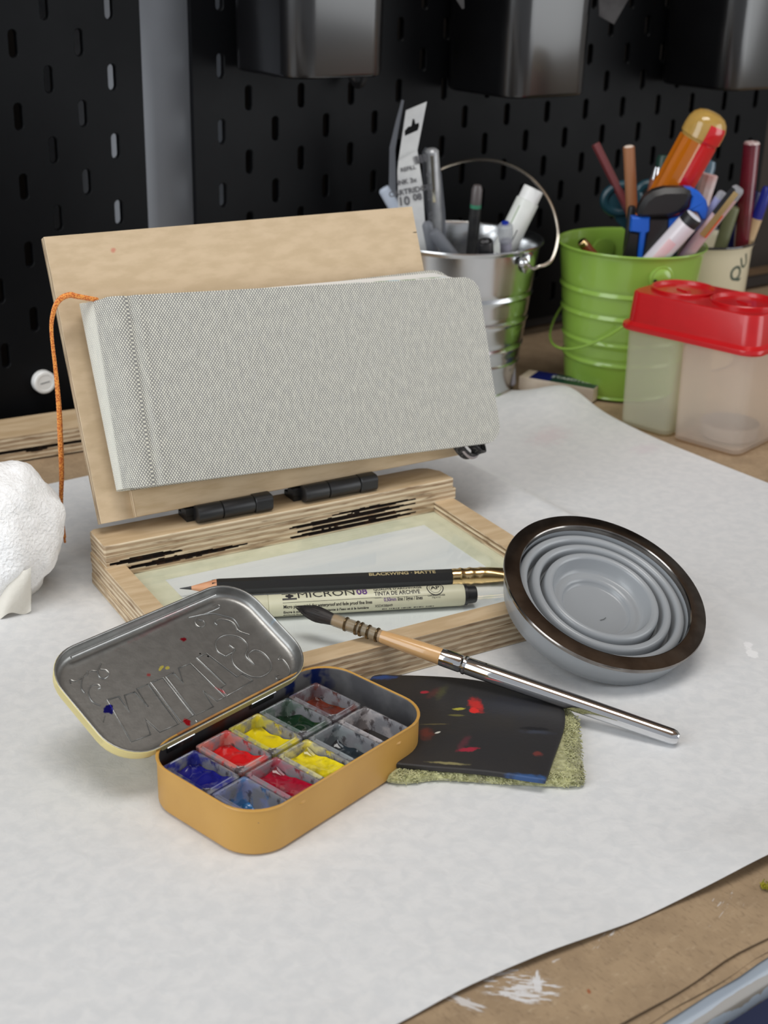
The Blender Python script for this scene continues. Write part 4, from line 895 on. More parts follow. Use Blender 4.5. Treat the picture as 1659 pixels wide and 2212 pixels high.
ep = oncyl(1144, 568, MX, MY, 56.5); ed = V((ep.x - MX, ep.y - MY, 0)).normalized()
obj('ear', lathe([(7.6, 0), (7.4, 1.2), (6, 2.2), (3, 3), (.01, 3.2)], 24), GALV, mb, MI @ axisframe(ep - ed * 1.2, ep + ed, (0, 0, 1)))
ep2 = oncyl(1128, 567, MX, MY, 57); obj('ear_knob', lathe([(3, 0), (3.6, 1), (3.4, 3), (1.8, 4.4), (.01, 4.8)], 16), GALV, mb, MI @ axisframe(ep2 - ed * .5, ep2 + ed))
GX, GY, GRd, GH = 165.4, 921.0, 51.2, 103.4
gb = bucket(GX, GY, GRd, GH, 38.5, [74, 58, 39, 25], GREEN, 'green_pail', 'glossy lime green metal pail full of tools and markers', 'pail')
GI = Matrix.Translation(V((GX, GY, 0)) * S).inverted()
ep = oncyl(1430, 602, GX, GY, 48.8); ed = V((ep.x - GX, ep.y - GY, 0)).normalized()
obj('ear', lathe([(8.8, 0), (8.6, 1.4), (7.6, 2), (6.6, 1.8), (5.6, 2.6), (3, 3.0), (.01, 3.1)], 28), GREEN, gb, GI @ axisframe(ep - ed * 1.5, ep + ed))
obj('ear_hole', lathe([(1.2, 0), (1.2, .5), (.01, .6)], 12), mat('dark_hole', (14, 14, 12), rough=.9), gb, GI @ axisframe(onplane(1415, 607, ep + ed * 1.5, ed), onplane(1415, 607, ep + ed * 1.5, ed) + ed))
ang2 = atan2(ed.y, ed.x) + pi; e2 = V((cos(ang2), sin(ang2), 0)); q2 = V((GX, GY, 88)) + e2 * 47.4
obj('ear', lathe([(8.8, 0), (8.6, 1.4), (7.6, 2), (5.6, 2.6), (.01, 2.8)], 28), GREEN, gb, GI @ axisframe(q2, q2 + e2))
q3 = V((GX, GY, 88)) + e2 * 45.4
obj('ear_boss', lathe([(8.8, 0), (8.5, .8), (7.6, 1), (.01, 1)], 28), GREEN, gb, GI @ axisframe(q3, q3 - e2))
hp = []
a0 = atan2(ed.y, ed.x)
for k in range(0, 33):
    t_ = k / 32; a = a0 - t_ * pi; zz = 84 - 52 * sin(t_ * pi) ** .8; rr = 38.5 + (GRd - 1.6 - 38.5) * zz / GH + 3.4 + 6.0 * sin(t_ * pi)
    hp.append((rr * cos(a), rr * sin(a), zz))
obj('handle', tube(hp, .9, 6), GREEN, gb)
# cream enamel cup
QX, QY, QR, QH = 228.0, 999.0, 42.0, 93.0
cm = thing('cream_cup', 'cream enamel cup with black rim and dark green lettering, behind the green pail', 'cup', Matrix.Translation(V((QX, QY, 0)) * S))
CRE = mat('cream_enamel_cup', (226, 218, 190), (220, 212, 184), ns=8, rough=.22, coat=.4)
obj('cup_body', lathe([(33, .05), (36, .3), (37, 2), (QR - 2.2, QH - 6), (QR - 1.2, QH - 1.5), (QR - 2.2, QH - 1.5), (QR - 3.4, QH - 6), (35.6, 3), (34, 2)], 64), CRE, cm)
obj('rim', loft([[((QR - .9 + 1.15 * cos(b)) * cos(2 * pi * k / 64), (QR - .9 + 1.15 * cos(b)) * sin(2 * pi * k / 64), QH - .6 + 1.0 * sin(b)) for k in range(64)] for b in [j * pi / 5 for j in range(11)]], False, False), mat('black_rim', (30, 31, 33), rough=.12, coat=.8), cm)
DG = mat('dark_green_print', (62, 78, 62), rough=.5)
def cuptext(ch, px, py, size, rot):
    p = oncyl(px, py, QX, QY, 39.5); a = atan2(p.y - QY, p.x - QX); z0 = p.z
    def fn(c):
        x = c.x * cos(rot) - c.y * sin(rot); y = c.x * sin(rot) + c.y * cos(rot); zz = z0 + y; r = 37 + (QR - 2.2 - 37) * (zz - 2) / (QH - 8) + .12 + c.z
        return (r * cos(a + x / r), r * sin(a + x / r), zz)
    addmesh('lettering', textmesh(ch, size, 'CENTER', .03, bold=True, fn=fn), DG, cm)
cuptext('Q', 1590, 592, 15, .3); cuptext('U', 1607, 566, 13, .4); cuptext('a', 1592, 637, 15, .1)

# ---- things standing in the pails
def rodframe(top, low, Yt, Yb, zb=4):
    A = onY(top[0], top[1], Yt); r1 = ray(*top); r2 = ray(*low); n = r1.cross(r2)
    # bottom point on the image line's plane at z=zb, y=Yb
    x = (n.dot(CAMP) - n.y * Yb - n.z * zb) / n.x; B = V((x, Yb, zb)); return A, B
def rod(name, label, cat, top, low, Yt, Yb, parts, group=None, zb=4, L=None):
    """parts: (name, profile[(r, distance from top)], material, segments); local z runs down from the top"""
    A, B = rodframe(top, low, Yt, Yb, zb)
    if L: B = A + (B - A).normalized() * L
    F = axisframe(A, B, (0, 1, 0)); LG = (B - A).length
    t = thing(name, label, cat, F, group)
    for nm, pf, mt_, sg_ in parts:
        obj(nm, lathe([(r, (LG + z if z < 0 else z)) for r, z in pf], sg_), mt_, t)
    return t, F, LG
PALEB = mat('pale_blue_plastic', (196, 206, 222), rough=.3)
GREYT = frosted('smoky_clear_plastic', (150, 154, 162), .25, .15)
SILV = mat('silver_print', (178, 180, 182), (150, 152, 156), ns=60, rough=.3, metal=.3)
rod('pen', 'pale blue capped pen leaning left out of the steel pail', 'pen', (828, 404), (878, 490), 905, 905, L=88, parts=[('cap', [(.01, 0), (3.2, .5), (4.4, 2), (4.6, 34), (4.5, 34.5)], PALEB, 20), ('barrel', [(4.1, 34.6), (4.1, -2), (3, -0.2)], WHITEP, 20)])
# blister cards
def card(px, Y, thick, mt_, name, parent=None, hole=None, label=None, F=None):
    pts = [onY(a, b, Y) for a, b in px]; xa = (pts[1] - pts[0]).normalized(); F = F or frame(pts[-1], V((1, 0, 0)), V((0, 0, 1)))
    inv = F.inverted(); P_ = [inv @ (p * S) / S for p in pts]
    hl = []
    if hole: hl = [[(lambda q: (q.x, q.y))(inv @ (onY(a, b, Y) * S) / S) for a, b in hole]]
    me = shape2d([(p.x, p.y) for p in P_], hl, thick); return addmesh(name, me, mt_, parent, F if parent is None else parent.matrix_world.inverted() @ F, label), F
CARDW = mat('blister_card', (206, 207, 206), (190, 191, 192), ns=40, rough=.35)
ct1 = thing('blister_pack', 'tall clear-fronted grey blister pack with a hanging hole, standing in the steel pail', 'packaging', frame(onY(885, 560, 890), (1, 0, 0), (0, 1, 0)))
z2 = lambda x, y: (x / 3.252 + 780, y / 3.252 + 180)
card([z2(315, 190), z2(462, 128), z2(395, 470), z2(262, 545)], 890, .5, CARDW, 'hanger_flap', ct1, hole=[z2(308, 370), z2(305, 335), z2(330, 305), z2(352, 300), z2(362, 250), z2(374, 250), z2(382, 285), z2(405, 275), z2(408, 300), z2(398, 330)][::-1])
bp, BPF = card([z2(262, 545), z2(395, 470), z2(430, 700), z2(450, 1000), z2(470, 1240), z2(300, 1240), z2(262, 900), z2(255, 620)], 888, .5, CARDW, 'printed_card', ct1)
INKG = mat('grey_ink', (86, 86, 90), rough=.5)
def flat(txt, px, py, size, Y, rot, mt_=INKG, bold=True, par=ct1):
    p = onY(px, py, Y - .4); F = frame(p, (cos(rot), 0, sin(rot)), (-sin(rot) * 1, 0, cos(rot)))
    addmesh('lettering', textmesh(txt, size, 'CENTER', .02, bold=bold), mt_, par, par.matrix_world.inverted() @ F)
flat('CARTRIDGES', *z2(350, 755), 5.0, 887.6, .22); flat('REFILL', *z2(330, 600), 3.6, 887.6, .25); flat('INK 3x', *z2(320, 690), 4.4, 887.6, .22); flat('10', *z2(300, 830), 8, 887.6, .15); flat('08', *z2(395, 800), 6, 887.6, .2)
obj('barcode', join(*[box(i * .9, i * .9 + (.3 + .25 * (i % 3)), -2.6, 2.6, 0, .05, .01) for i in range(11)]), INKG, ct1, ct1.matrix_world.inverted() @ frame(onY(*z2(370, 545), 887.4), (cos(.3), 0, sin(.3)), (-sin(.3), 0, cos(.3))), smooth=False)
ct2 = thing('blister_pack', 'second thin blister pack seen nearly edge-on behind the first', 'packaging', frame(onY(850, 560, 900), (1, 0, 0), (0, 1, 0)))
card([z2(285, 115), z2(302, 120), z2(262, 330), z2(240, 470), z2(245, 750), z2(290, 1230), z2(250, 1230), z2(195, 720), z2(200, 450), z2(245, 260)], 903, 1.2, GREYT, 'clear_sleeve', ct2)
ct3 = thing('wrapped_pen', 'silver pen sealed in clear plastic packaging, upright in the steel pail', 'pen', axisframe(onY(*z2(495, 460), 897), onY(*z2(530, 1180), 905), (0, 1, 0)))
LG3 = (onY(*z2(495, 460), 897) - onY(*z2(530, 1180), 905)).length
obj('barrel', lathe([(3, 0), (4.6, 1.5), (4.8, 10), (4.9, LG3 - 22), (4.2, LG3 - 2), (2, LG3 + 30)], 20), SILV, ct3)
obj('clip', box(-1, 1, -5.9, -4.6, 3, 34, .2), CHROME, ct3)
cl_, _ = card([z2(430, 480), z2(450, 450), z2(530, 470), z2(565, 640), z2(590, 900), z2(600, 1180), z2(500, 1180), z2(440, 800), z2(432, 600)], 903, .4, GREYT, 'clear_sleeve', ct3)
for i, (tx, py) in enumerate([('G', 640), ('PEN', 790), ('0.5', 930)]): flat(tx, *z2(470 + i * 8, py), 3.6, 891, -1.45, par=ct3)
rod('marker', 'grey translucent round-ended marker cap lying low at the left of the steel pail', 'marker', z2(505, 1040), z2(600, 1160), 872, 905, L=44, parts=[('cap', [(.01, 0), (3, .3), (4, 2), (4.4, 30)], GREYT, 20), ('barrel', [(4.2, 30.2), (4.2, -.5)], SILV, 20)], group='grey markers in the steel pail')
rod('marker', 'second grey translucent marker tilted beside the wrapped pen', 'marker', z2(462, 975), z2(490, 1120), 878, 912, L=60, parts=[('cap', [(.01, 0), (2.5, .3), (3.6, 2), (3.8, 30)], GREYT, 20), ('barrel', [(3.6, 30.2), (3.6, -.5)], SILV, 20)], group='grey markers in the steel pail')
BK = mat('dark_pen', (38, 38, 40), (50, 50, 50), ns=120, rough=.35)
rod('pen', 'slim dark pen with a thin green ring, upright in the middle of the steel pail', 'pen', z2(818, 712), z2(780, 1150), 905, 920, [('cap', [(.01, 0), (2.6, .4), (3.7, 3), (3.8, 13)], mat('smoky_tip', (92, 86, 86), rough=.3), 20), ('ring', [(3.85, 13.1), (3.85, 15.6)], mat('green_ring', (58, 130, 100), rough=.4), 20), ('barrel', [(3.8, 15.7), (3.9, 40), (3.8, -3), (1.5, -.2)], BK, 20)])
t_, F_, L_ = rod('marker', 'black-capped marker seen end-on in the steel pail', 'marker', z2(870, 1108), z2(875, 1190), 868, 905, [('cap', [(.01, .6), (4.4, .6), (4.9, 0), (5.3, .8), (5.3, 16)], BLACKP, 24), ('barrel', [(5.1, 16.1), (5.1, -.5)], SILV, 24)])
addmesh('lettering', textmesh('08', 5, 'CENTER', .05, fn=lambda c: (-c.x, c.y, .5)), mat('pale_print', (170, 170, 172)), t_, Matrix.Rotation(0, 4, 'Z'))
CLR = frosted('clear_plastic', (214, 218, 224), .5, .08)
rod('gel_pen', 'clear gel pen with a blue end plug in the steel pail', 'pen', z2(1012, 972), z2(1018, 1160), 876, 905, [('end_plug', [(.01, 0), (2.3, .2), (2.6, 2.2)], mat('blue_plug', (26, 48, 150), rough=.3), 18), ('cap', [(3.4, 1.2), (5.0, 3), (5.0, 9), (4.4, 14)], CLR, 24), ('barrel', [(3.9, 13), (4.0, -.5)], mat('lilac_grey', (168, 166, 180), rough=.35), 20)])
PM = mat('marker_white', (226, 228, 224), (214, 218, 212), ns=40, rough=.3)
t_, F_, L_ = rod('paint_marker', 'thick white paint marker leaning right in the steel pail', 'marker', z2(1215, 735), z2(1090, 990), 905, 890, L=92, parts=[('cap_tip', [(.01, 0), (6.6, .3), (7.0, 1.2), (7.0, 9)], WHITEP, 28), ('cap', [(7.7, 9.1), (7.9, 10), (7.9, 48), (7.7, 48.4)], PM, 28), ('barrel', [(7.4, 48.6), (7.4, -1)], WHITEP, 28)])
fa3 = facing_angle(F_)
for dz, dd, hh in ((22, .45, 16), (40, -.3, 22)):
    md = box(-.3, .3, -hh / 2, hh / 2, 0, .05, .01); obj('printed_line', ([((7.95 + v[2]) * cos(fa3 + dd + v[0] / 7.9), (7.95 + v[2]) * sin(fa3 + dd + v[0] / 7.9), dz + v[1]) for v in md[0]], md[1]), mat('print_green' if dz < 30 else 'print_dark', (120, 150, 96) if dz < 30 else (70, 72, 76), rough=.5), t_)

z3 = lambda x, y: (x / 3.2526 + 1180, y / 3.2526 + 200)
MAR = mat('maroon_paint', (110, 52, 54), rough=.3, coat=.3)
rod('pencil', 'dull maroon pencil leaning left behind the teal scissors', 'pencil', z3(345, 358), z3(450, 570), 948, 935, L=100, parts=[('barrel', [(.01, 0), (2.6, .1), (2.9, .6), (2.9, -6), (.5, -.1)], MAR, 6)])
TEAL = mat('dark_teal_plastic', (26, 64, 76), (22, 54, 66), ns=30, rough=.35)
# scissors: two finger loops and closed blades
SCF = frame(onY(1355, 430, 948), (1, 0, 0), (0, 0, 1)); sc = thing('scissors', 'scissors with dark teal handles standing in the green pail', 'scissors', SCF)
def loop(cx, cy, rx, ry, rot, r=3.4): return tube([(cx + rx * cos(a) * cos(rot) - ry * sin(a) * sin(rot), cy + rx * cos(a) * sin(rot) + ry * sin(a) * cos(rot), 0) for a in [k * pi / 14 for k in range(29)]], r, 10)
obj('handle', join(loop(-4, 0, 12, 9.5, .2), tube([(3, -8, 0), (7, -20, 0), (10, -34, 0)], 4, 10)), TEAL, sc)
obj('handle', join(loop(18, -3, 11, 15, .5), tube([(16, -16, 2), (13, -26, 2), (11, -36, 2)], 4, 10)), TEAL, sc)
obj('loop_disc', lathe([(9.5, -1.4), (9.5, 1.4)], 28), TEAL, sc, Matrix.Translation(V((-4, 0, 0)) * S))
obj('loop_web', prism([(-14, -3), (-8, 8), (2, 9), (9, 2), (7, -14), (4, -24), (-6, -16)], -1.6, 1.6, .4), TEAL, sc)
obj('blade', prism([(6, -34), (14, -34), (15, -60), (12, -104), (7, -60)], -.8, 0, .2), STEEL, sc); obj('blade', prism([(7, -34), (15, -34), (14, -60), (10, -102), (6, -60)], .2, 1.0, .2), STEEL, sc)
BRN = mat('tan_paint', (160, 108, 74), rough=.35, coat=.2)
rod('pencil', 'tan brown pencil standing upright in front of the teal scissors', 'pencil', z3(580, 372), z3(605, 900), 918, 925, [('end', [(.01, 0), (2.6, .1), (3.3, .8)], mat('pale_end', (222, 204, 190), rough=.5), 12), ('barrel', [(3.9, .8), (4.0, 2), (4.0, -8), (.6, -.1)], BRN, 16)])
rod('pen', 'thin black-capped pen in front of the tan pencil in the green pail', 'pen', z3(605, 795), z3(585, 960), 900, 915, [('cap', [(.01, 0), (2.2, .3), (2.8, 2), (2.9, 30)], BLACKP, 16), ('barrel', [(2.7, 30.1), (2.7, -.4)], BLACKP, 16)])
rod('pencil', 'copper pencil with a silver cap just left of the screwdriver', 'pencil', z3(778, 515), z3(745, 660), 935, 935, [('cap', [(.01, 0), (2.0, .6), (2.6, 6), (2.8, 9)], CHROME, 14), ('barrel', [(2.9, 9.1), (3.1, -.5)], mat('copper_paint', (170, 112, 92), rough=.35, metal=.2), 14)])
rod('marker', 'dark green capped marker behind the screwdriver handle', 'marker', z3(830, 436), z3(800, 640), 955, 945, [('cap', [(.01, 0), (4, .5), (5, 3), (5, 40)], mat('dark_green_plastic', (34, 60, 52), rough=.35), 18), ('barrel', [(4.6, 40.2), (4.6, -.5)], BLACKP, 18)])
# screwdriver
A, B = rodframe(z3(1180, 135), z3(895, 655), 905, 925, 30)
sF = axisframe(A, B, (0, 1, 0)); sd = thing('screwdriver', 'screwdriver with chunky translucent amber and red fluted handle', 'screwdriver', sF)
AMB = NT('amber_acrylic'); AMB.base(lin((214, 120, 26))); AMB.p(rough=.12, trans=.35, ior=1.45, coat=.5)
AMY = NT('yellow_acrylic'); AMY.base(lin((226, 186, 100))); AMY.p(rough=.1, trans=.5, ior=1.45, coat=.5)
REDT = NT('red_acrylic'); REDT.base(lin((206, 28, 36))); REDT.p(rough=.16, coat=.5, trans=.1)
fs_ = facing_angle(sF); invs = sF.inverted().to_3x3(); rg_ = invs @ RGT; rga = atan2(rg_.y, rg_.x); dsg = 1 if ((rga - fs_ + pi) % (2 * pi) - pi) > 0 else -1
def fluted(R, z0, z1, a0, a1, n=40, k=12, closed=False):
    rr = []
    for z in [z0 + (z1 - z0) * i / 6 for i in range(7)]:
        ring = []
        for i in range(n + 1):
            a = a0 + (a1 - a0) * i / n; r = R * (1 - .05 * abs(sin(k * a / 2))) ; ring.append((r * cos(a), r * sin(a), z))
        ring.append((R * .5 * cos((a0 + a1) / 2), R * .5 * sin((a0 + a1) / 2), z)) if not closed else None
        rr.append(ring)
    return loft(rr)
aR0, aR1 = fs_ + dsg * .12, fs_ + dsg * 1.15
obj('handle_grip', loft([[(13.4 * (1 - .06 * abs(sin(6 * a))) * cos(a), 13.4 * (1 - .06 * abs(sin(6 * a))) * sin(a), z) for a in [2 * pi * i / 96 for i in range(96)]] for z in (20, 22, 60, 88, 92)]), AMB.m, sd, label='amber fluted grip')
obj('grip_stripe', loft([[(13.7 * cos(a), 13.7 * sin(a), z) for a in [aR0 + (aR1 - aR0) * i / 12 for i in range(13)]] + [(11 * cos(a), 11 * sin(a), z) for a in [aR1 + (aR0 - aR1) * i / 12 for i in range(13)]] for z in (20, 90)]), REDT.m, sd, label='wide red stripe')
obj('handle_dome', lathe([(.01, 0), (5, .4), (9, 1.9), (11.8, 4.6), (13.4, 8.4), (13.9, 12.5), (13.8, 17.6), (12.9, 18.8), (12.6, 20)], 48), AMY.m, sd, label='rounded clear yellow end')
obj('dome_patch', loft([[(r * cos(a), r * sin(a), z) for a in [aR0 + (aR1 - aR0) * i / 12 for i in range(13)]] for r, z in ((12.9, 6.6), (13.7, 8.6), (14.1, 12.5), (14.0, 17.6), (13.1, 18.8), (12.9, 20))], False, False), REDT.m, sd)
obj('shank', lathe([(3.2, 92), (3.2, 132), (1, 134)], 16), STEEL, sd)
# utility knife
kC = onY(1432, 434, 890); kF = axisframe(kC, onY(1398, 560, 893), (0, 1, 0)); kz_ = kF.to_3x3()
kn_ = thing('utility_knife', 'blue and black utility knife with a domed black end, in the green pail', 'knife', kF)
ki = kF.inverted()
def kpoly(pts, Y=890): return [(lambda q: (q.x, q.z))(ki @ (onY(*z3(a, b), Y) * S) / S) for a, b in pts]
def kslab(name, pts, y0, y1, mt_, b=1.2):
    P_ = kpoly(pts); m_ = prism(P_, y0, y1, b); obj(name, ([(v[0], v[2], v[1]) for v in m_[0]], m_[1]), mt_, kn_)
ys = (ki.to_3x3() @ V((0, -1, 0))).normalized(); sy = 1 if ys.y > 0 else -1
KB = mat('knife_blue', (24, 92, 196), rough=.35); KK = mat('knife_black', (28, 27, 28), rough=.4)
def ysl(a, b): return (min(a * sy, b * sy), max(a * sy, b * sy))
kslab('blue_shell', [(590, 860), (720, 860), (720, 960), (695, 975), (650, 1290), (622, 1290), (650, 972), (582, 962)], *ysl(0, 7.6), KB)
kslab('blue_shell', [(960, 650), (1010, 655), (1070, 690), (1115, 745), (1130, 810), (1110, 880), (1080, 880), (1050, 830), (1000, 820), (960, 850), (900, 950), (850, 1290), (830, 1290), (845, 880), (930, 860), (1000, 800), (1010, 720)], *ysl(-2, 6), KB)
kslab('black_body', [(580, 966), (648, 976), (620, 1290), (500, 1290)], *ysl(0, 7.0), KK)
kslab('black_body', [(715, 870), (850, 870), (845, 1290), (640, 1290), (700, 980)], *ysl(0, 7.2), KK)
kslab('black_end', [(630, 840), (640, 790), (680, 720), (740, 675), (820, 652), (960, 650), (1000, 665), (1010, 700), (985, 770), (930, 830), (850, 860), (740, 866), (650, 866)], *ysl(-4, 9), KK, 3.2)
# white front marker
t_, F_, L_ = rod('marker', 'white marker with black cap band and white end, at the front of the green pail', 'marker', z3(1040, 865), z3(800, 1130), 876, 905, L=68, parts=[('end_disc', [(.01, 0), (5.4, .1), (5.8, .6)], WHITEP, 28), ('cap_band', [(6.2, .3), (6.5, .8), (6.5, 6.4)], BLACKP, 28), ('barrel', [(6.8, 6.5), (6.9, 8), (6.9, -1)], mat('marker_lilac', (222, 216, 222), rough=.25, coat=.4), 28)])
fa4 = facing_angle(F_)
obj('pink_reflection', loft([[(r * cos(a), r * sin(a), z) for a in [fa4 - .55 + .9 * i / 8 for i in range(9)]] for r, z in ((6.93, 20), (6.95, 20.5), (6.95, 80), (6.93, 80.5))], False, False), mat('pink_reflection', (226, 190, 194), rough=.4), t_)  # pinkish reflection on the white barrel, painted on as a thin strip
t_, F_, L_ = rod('pen', 'clear pen with a gold and black clip at the right of the green pail', 'pen', z3(1360, 665), z3(985, 1140), 880, 915, L=95, parts=[('end', [(.01, 0), (3.2, .3), (4.2, 2), (4.4, 8)], CLR, 20), ('barrel', [(4.2, 8.1), (4.3, 60), (4.2, -.5)], mat('pink_grey_barrel', (206, 176, 178), rough=.25, coat=.4), 20)])
fa5 = facing_angle(F_)
def clipm(r0, a0_, w, z0, z1, h): return ([((r0 + dr) * cos(a0_ + da), (r0 + dr) * sin(a0_ + da), z) for z in (z0, z1) for dr, da in ((0, -w), (h, -w), (h, w), (0, w))], [(0, 1, 2, 3), (4, 5, 6, 7), (0, 1, 5, 4), (1, 2, 6, 5), (2, 3, 7, 6), (3, 0, 4, 7)])
obj('clip', clipm(4.2, fa5 - .62 * dsg, .3, 2, 22, 1.5), BLACKP, t_, smooth=False); obj('clip_band', clipm(4.25, fa5 - .02 * dsg, .36, 3, 38, 1.3), GOLD, t_, smooth=False, label='gold clip')
obj('accent', clipm(4.3, fa5 + .5 * dsg, .16, 20, 38, .7), mat('orange_accent', (222, 96, 52), rough=.3), t_, smooth=False)
rod('pen', 'slim lavender pen behind the gold-clipped pen', 'pen', z3(1245, 695), z3(960, 1140), 890, 925, L=95, parts=[('end', [(.01, 0), (2.2, .3), (3.0, 1.6), (3.1, 5)], CLR, 18), ('barrel', [(3.2, 5.1), (3.3, 30)], mat('lavender', (150, 156, 196), rough=.3), 18), ('lower_barrel', [(3.2, 30.1), (3.2, -.5)], mat('grey_barrel', (110, 108, 114), rough=.35), 18)])
rod('marker', 'white and red square-shouldered marker behind the screwdriver', 'marker', z3(1150, 572), z3(1080, 800), 940, 935, [('cap', [(5.2, 0), (6.0, .8), (6.0, 44)], mat('white_red_cap', (214, 206, 206), (196, 150, 146), ns=30, rough=.35), 10), ('barrel', [(5.6, 44.1), (5.6, -.5)], WHITEP, 18)])
rod('marker', 'steel blue capped marker, furthest back behind the screwdriver dome', 'marker', z3(1155, 470), z3(1080, 700), 950, 940, [('cap', [(.01, 0), (4, 1), (5.2, 5), (5.4, 40)], mat('steel_blue', (72, 96, 112), rough=.25, coat=.4), 18), ('barrel', [(5, 40.1), (5, -.5)], mat('steel_blue', (72, 96, 112)), 18)])
rod('pencil', 'brown pencil with gold end leaning inside the left of the green pail', 'pencil', z3(243, 1040), z3(300, 1110), 900, 925, L=50, parts=[('end', [(.01, 0), (2.6, .3), (3.4, 1), (3.5, 4)], GOLD, 16), ('barrel', [(3.5, 4.1), (3.6, -2), (1, -.1)], mat('rust_brown', (128, 62, 34), rough=.3), 16)])
# cream cup contents
rod('marker', 'tall maroon marker with scuffed white end in the cream cup', 'marker', z3(1445, 345), z3(1375, 1050), 985, 995, [('end', [(.01, 1.2), (2.2, 1.2), (2.8, 0), (5.0, .2), (5.7, 1.4)], mat('scuffed_white', (214, 200, 196), (150, 110, 110), ns=300, rough=.4), 24), ('cap', [(5.8, 1.5), (5.9, 60), (5.6, 84), (4.8, 92), (3, 94)], mat('maroon_plastic', (112, 30, 44), (96, 26, 38), rough=.22, coat=.5), 24), ('barrel', [(4, 90), (4, -.5)], BLACKP, 18)])
rod('marker', 'olive green marker standing in the cream cup', 'marker', z3(1315, 800), z3(1225, 1080), 985, 1000, [('cap', [(.01, 0), (4.4, .4), (4.8, 2), (4.9, -.5)], mat('olive', (112, 116, 84), rough=.35), 20)])
rod('pen', 'dark blue pen between the olive and maroon markers', 'pen', z3(1335, 800), z3(1300, 1075), 1000, 1003, [('barrel', [(.01, 0), (3.5, .6), (4, 3), (4.2, -.5)], mat('royal_blue', (44, 52, 150), rough=.3), 18)])
rod('pencil', 'blue pencil with a bare wood band at the right edge of the cream cup', 'pencil', z3(1562, 660), z3(1420, 1040), 985, 1000, [('painted_end', [(.01, 0), (3.2, .6), (3.9, 3), (4.0, 22), (4.1, 24)], mat('deep_blue', (28, 40, 140), rough=.2, coat=.5), 16), ('bare_band', [(4.05, 24), (4.05, 46)], mat('bare_wood', (206, 176, 136), rough=.6), 16), ('barrel', [(4.1, 46), (4.1, -.5)], mat('deep_blue', (28, 40, 140)), 16)])
rod('pen', 'navy pen leaning left of the blue pencil in the cream cup', 'pen', z3(1480, 690), z3(1420, 900), 1010, 1010, [('barrel', [(.01, 0), (3.5, .6), (4, 3), (4.2, -.5)], mat('navy', (22, 24, 70), rough=.35), 18)])

# ================================================================== RED-LIDDED CONTAINER
c1 = V((151, 837, 0)); ca = V((.75, -.6614, 0)).normalized(); FB = frame(c1, ca, V((-ca.y, ca.x, 0)))
ctn = thing('food_container', 'frosted plastic container with a bright red two-spout lid', 'container', FB)
FR = frosted('frosted_plastic', (252, 246, 238), .7, .3, (255, 250, 244)); FR2 = frosted('frosted_plastic_tinted', (250, 250, 238), .7, .3, (252, 252, 244))
RED = mat('red_plastic', (192, 20, 26), (186, 18, 24), rough=.3, coat=.2)
def cbox(x0, x1, y0, y1, mt_, name, h=70):
    cx, cy = (x0 + x1) / 2, (y0 + y1) / 2; L_, W_ = x1 - x0, y1 - y0
    r = [rrect(L_ - 6, W_ - 6, 5, .05, 5, cx, cy), rrect(L_ - 3, W_ - 3, 6, .8, 5, cx, cy), rrect(L_ - 2, W_ - 2, 7, 3, 5, cx, cy), rrect(L_, W_, 7, h, 5, cx, cy), rrect(L_ - 1.6, W_ - 1.6, 6.4, h, 5, cx, cy), rrect(L_ - 3.6, W_ - 3.6, 6, 3, 5, cx, cy), rrect(L_ - 8, W_ - 8, 4, 2, 5, cx, cy)]
    obj(name, loft(r), mt_, ctn, ang=40)
cbox(0, 39.6, 0, 54, FR2, 'compartment'); cbox(40, 90, 0, 54, FR, 'compartment')
obj('inner_cup', lathe([(17, 3), (17.5, 3.5), (18.5, 12), (18, 12), (17, 4), (.01, 4)], 40), mat('inner_grey', (150, 146, 150), rough=.5), ctn, Matrix.Translation(V((68, 27, 0)) * S))
LX, LY = 45, 27
def lring(L_, W_, R, z): return rrect(L_, W_, R, z, 7, LX, LY)
lidm = obj('lid', loft([lring(93, 57, 9, 65), lring(98, 62, 11, 65.2), lring(98.6, 62.6, 11, 66.5), lring(98, 62, 11, 68.5), lring(94.0, 58, 10, 69.6), lring(92, 56, 9.5, 70.4), lring(89.6, 53.6, 9, 87.6), lring(88.8, 52.8, 8.6, 88.6), lring(87.6, 51.6, 8, 89.0), lring(86, 50, 7.5, 88.6)], True, False), RED, ctn, ang=24, label='bright red lid')
tp = shape2d([(p[0], p[1]) for p in lring(87.4, 51.4, 8, 0)], [[(x + 19.6 * cos(a * pi / 24), 28 + 19.6 * sin(a * pi / 24)) for a in range(48)] for x in (23.4, 65.9)], .7)
addmesh('lid_top', tp, RED, lidm, Matrix.Translation(V((0, 0, 88.75)) * S))
for x in (23.4, 65.9):
    sp = obj('pour_spout', loft([circ(r, z, 48) for r, z in ((20.6, 88.6), (20.6, 90.6), (20.1, 91.1), (19.3, 91.0), (18.8, 90.2), (17.4, 86.2), (12, 85.4), (.01, 85.2))]), RED, lidm, Matrix.Translation(V((x, 28, 0)) * S), ang=30)
    obj('finger_tab', box(-4.8, 4.8, -1.7, 1.7, 85.3, 89.6, .5), RED, lidm, Matrix.Translation(V((x, 28, 0)) * S) @ Matrix.Rotation(-.3, 4, 'Z'))
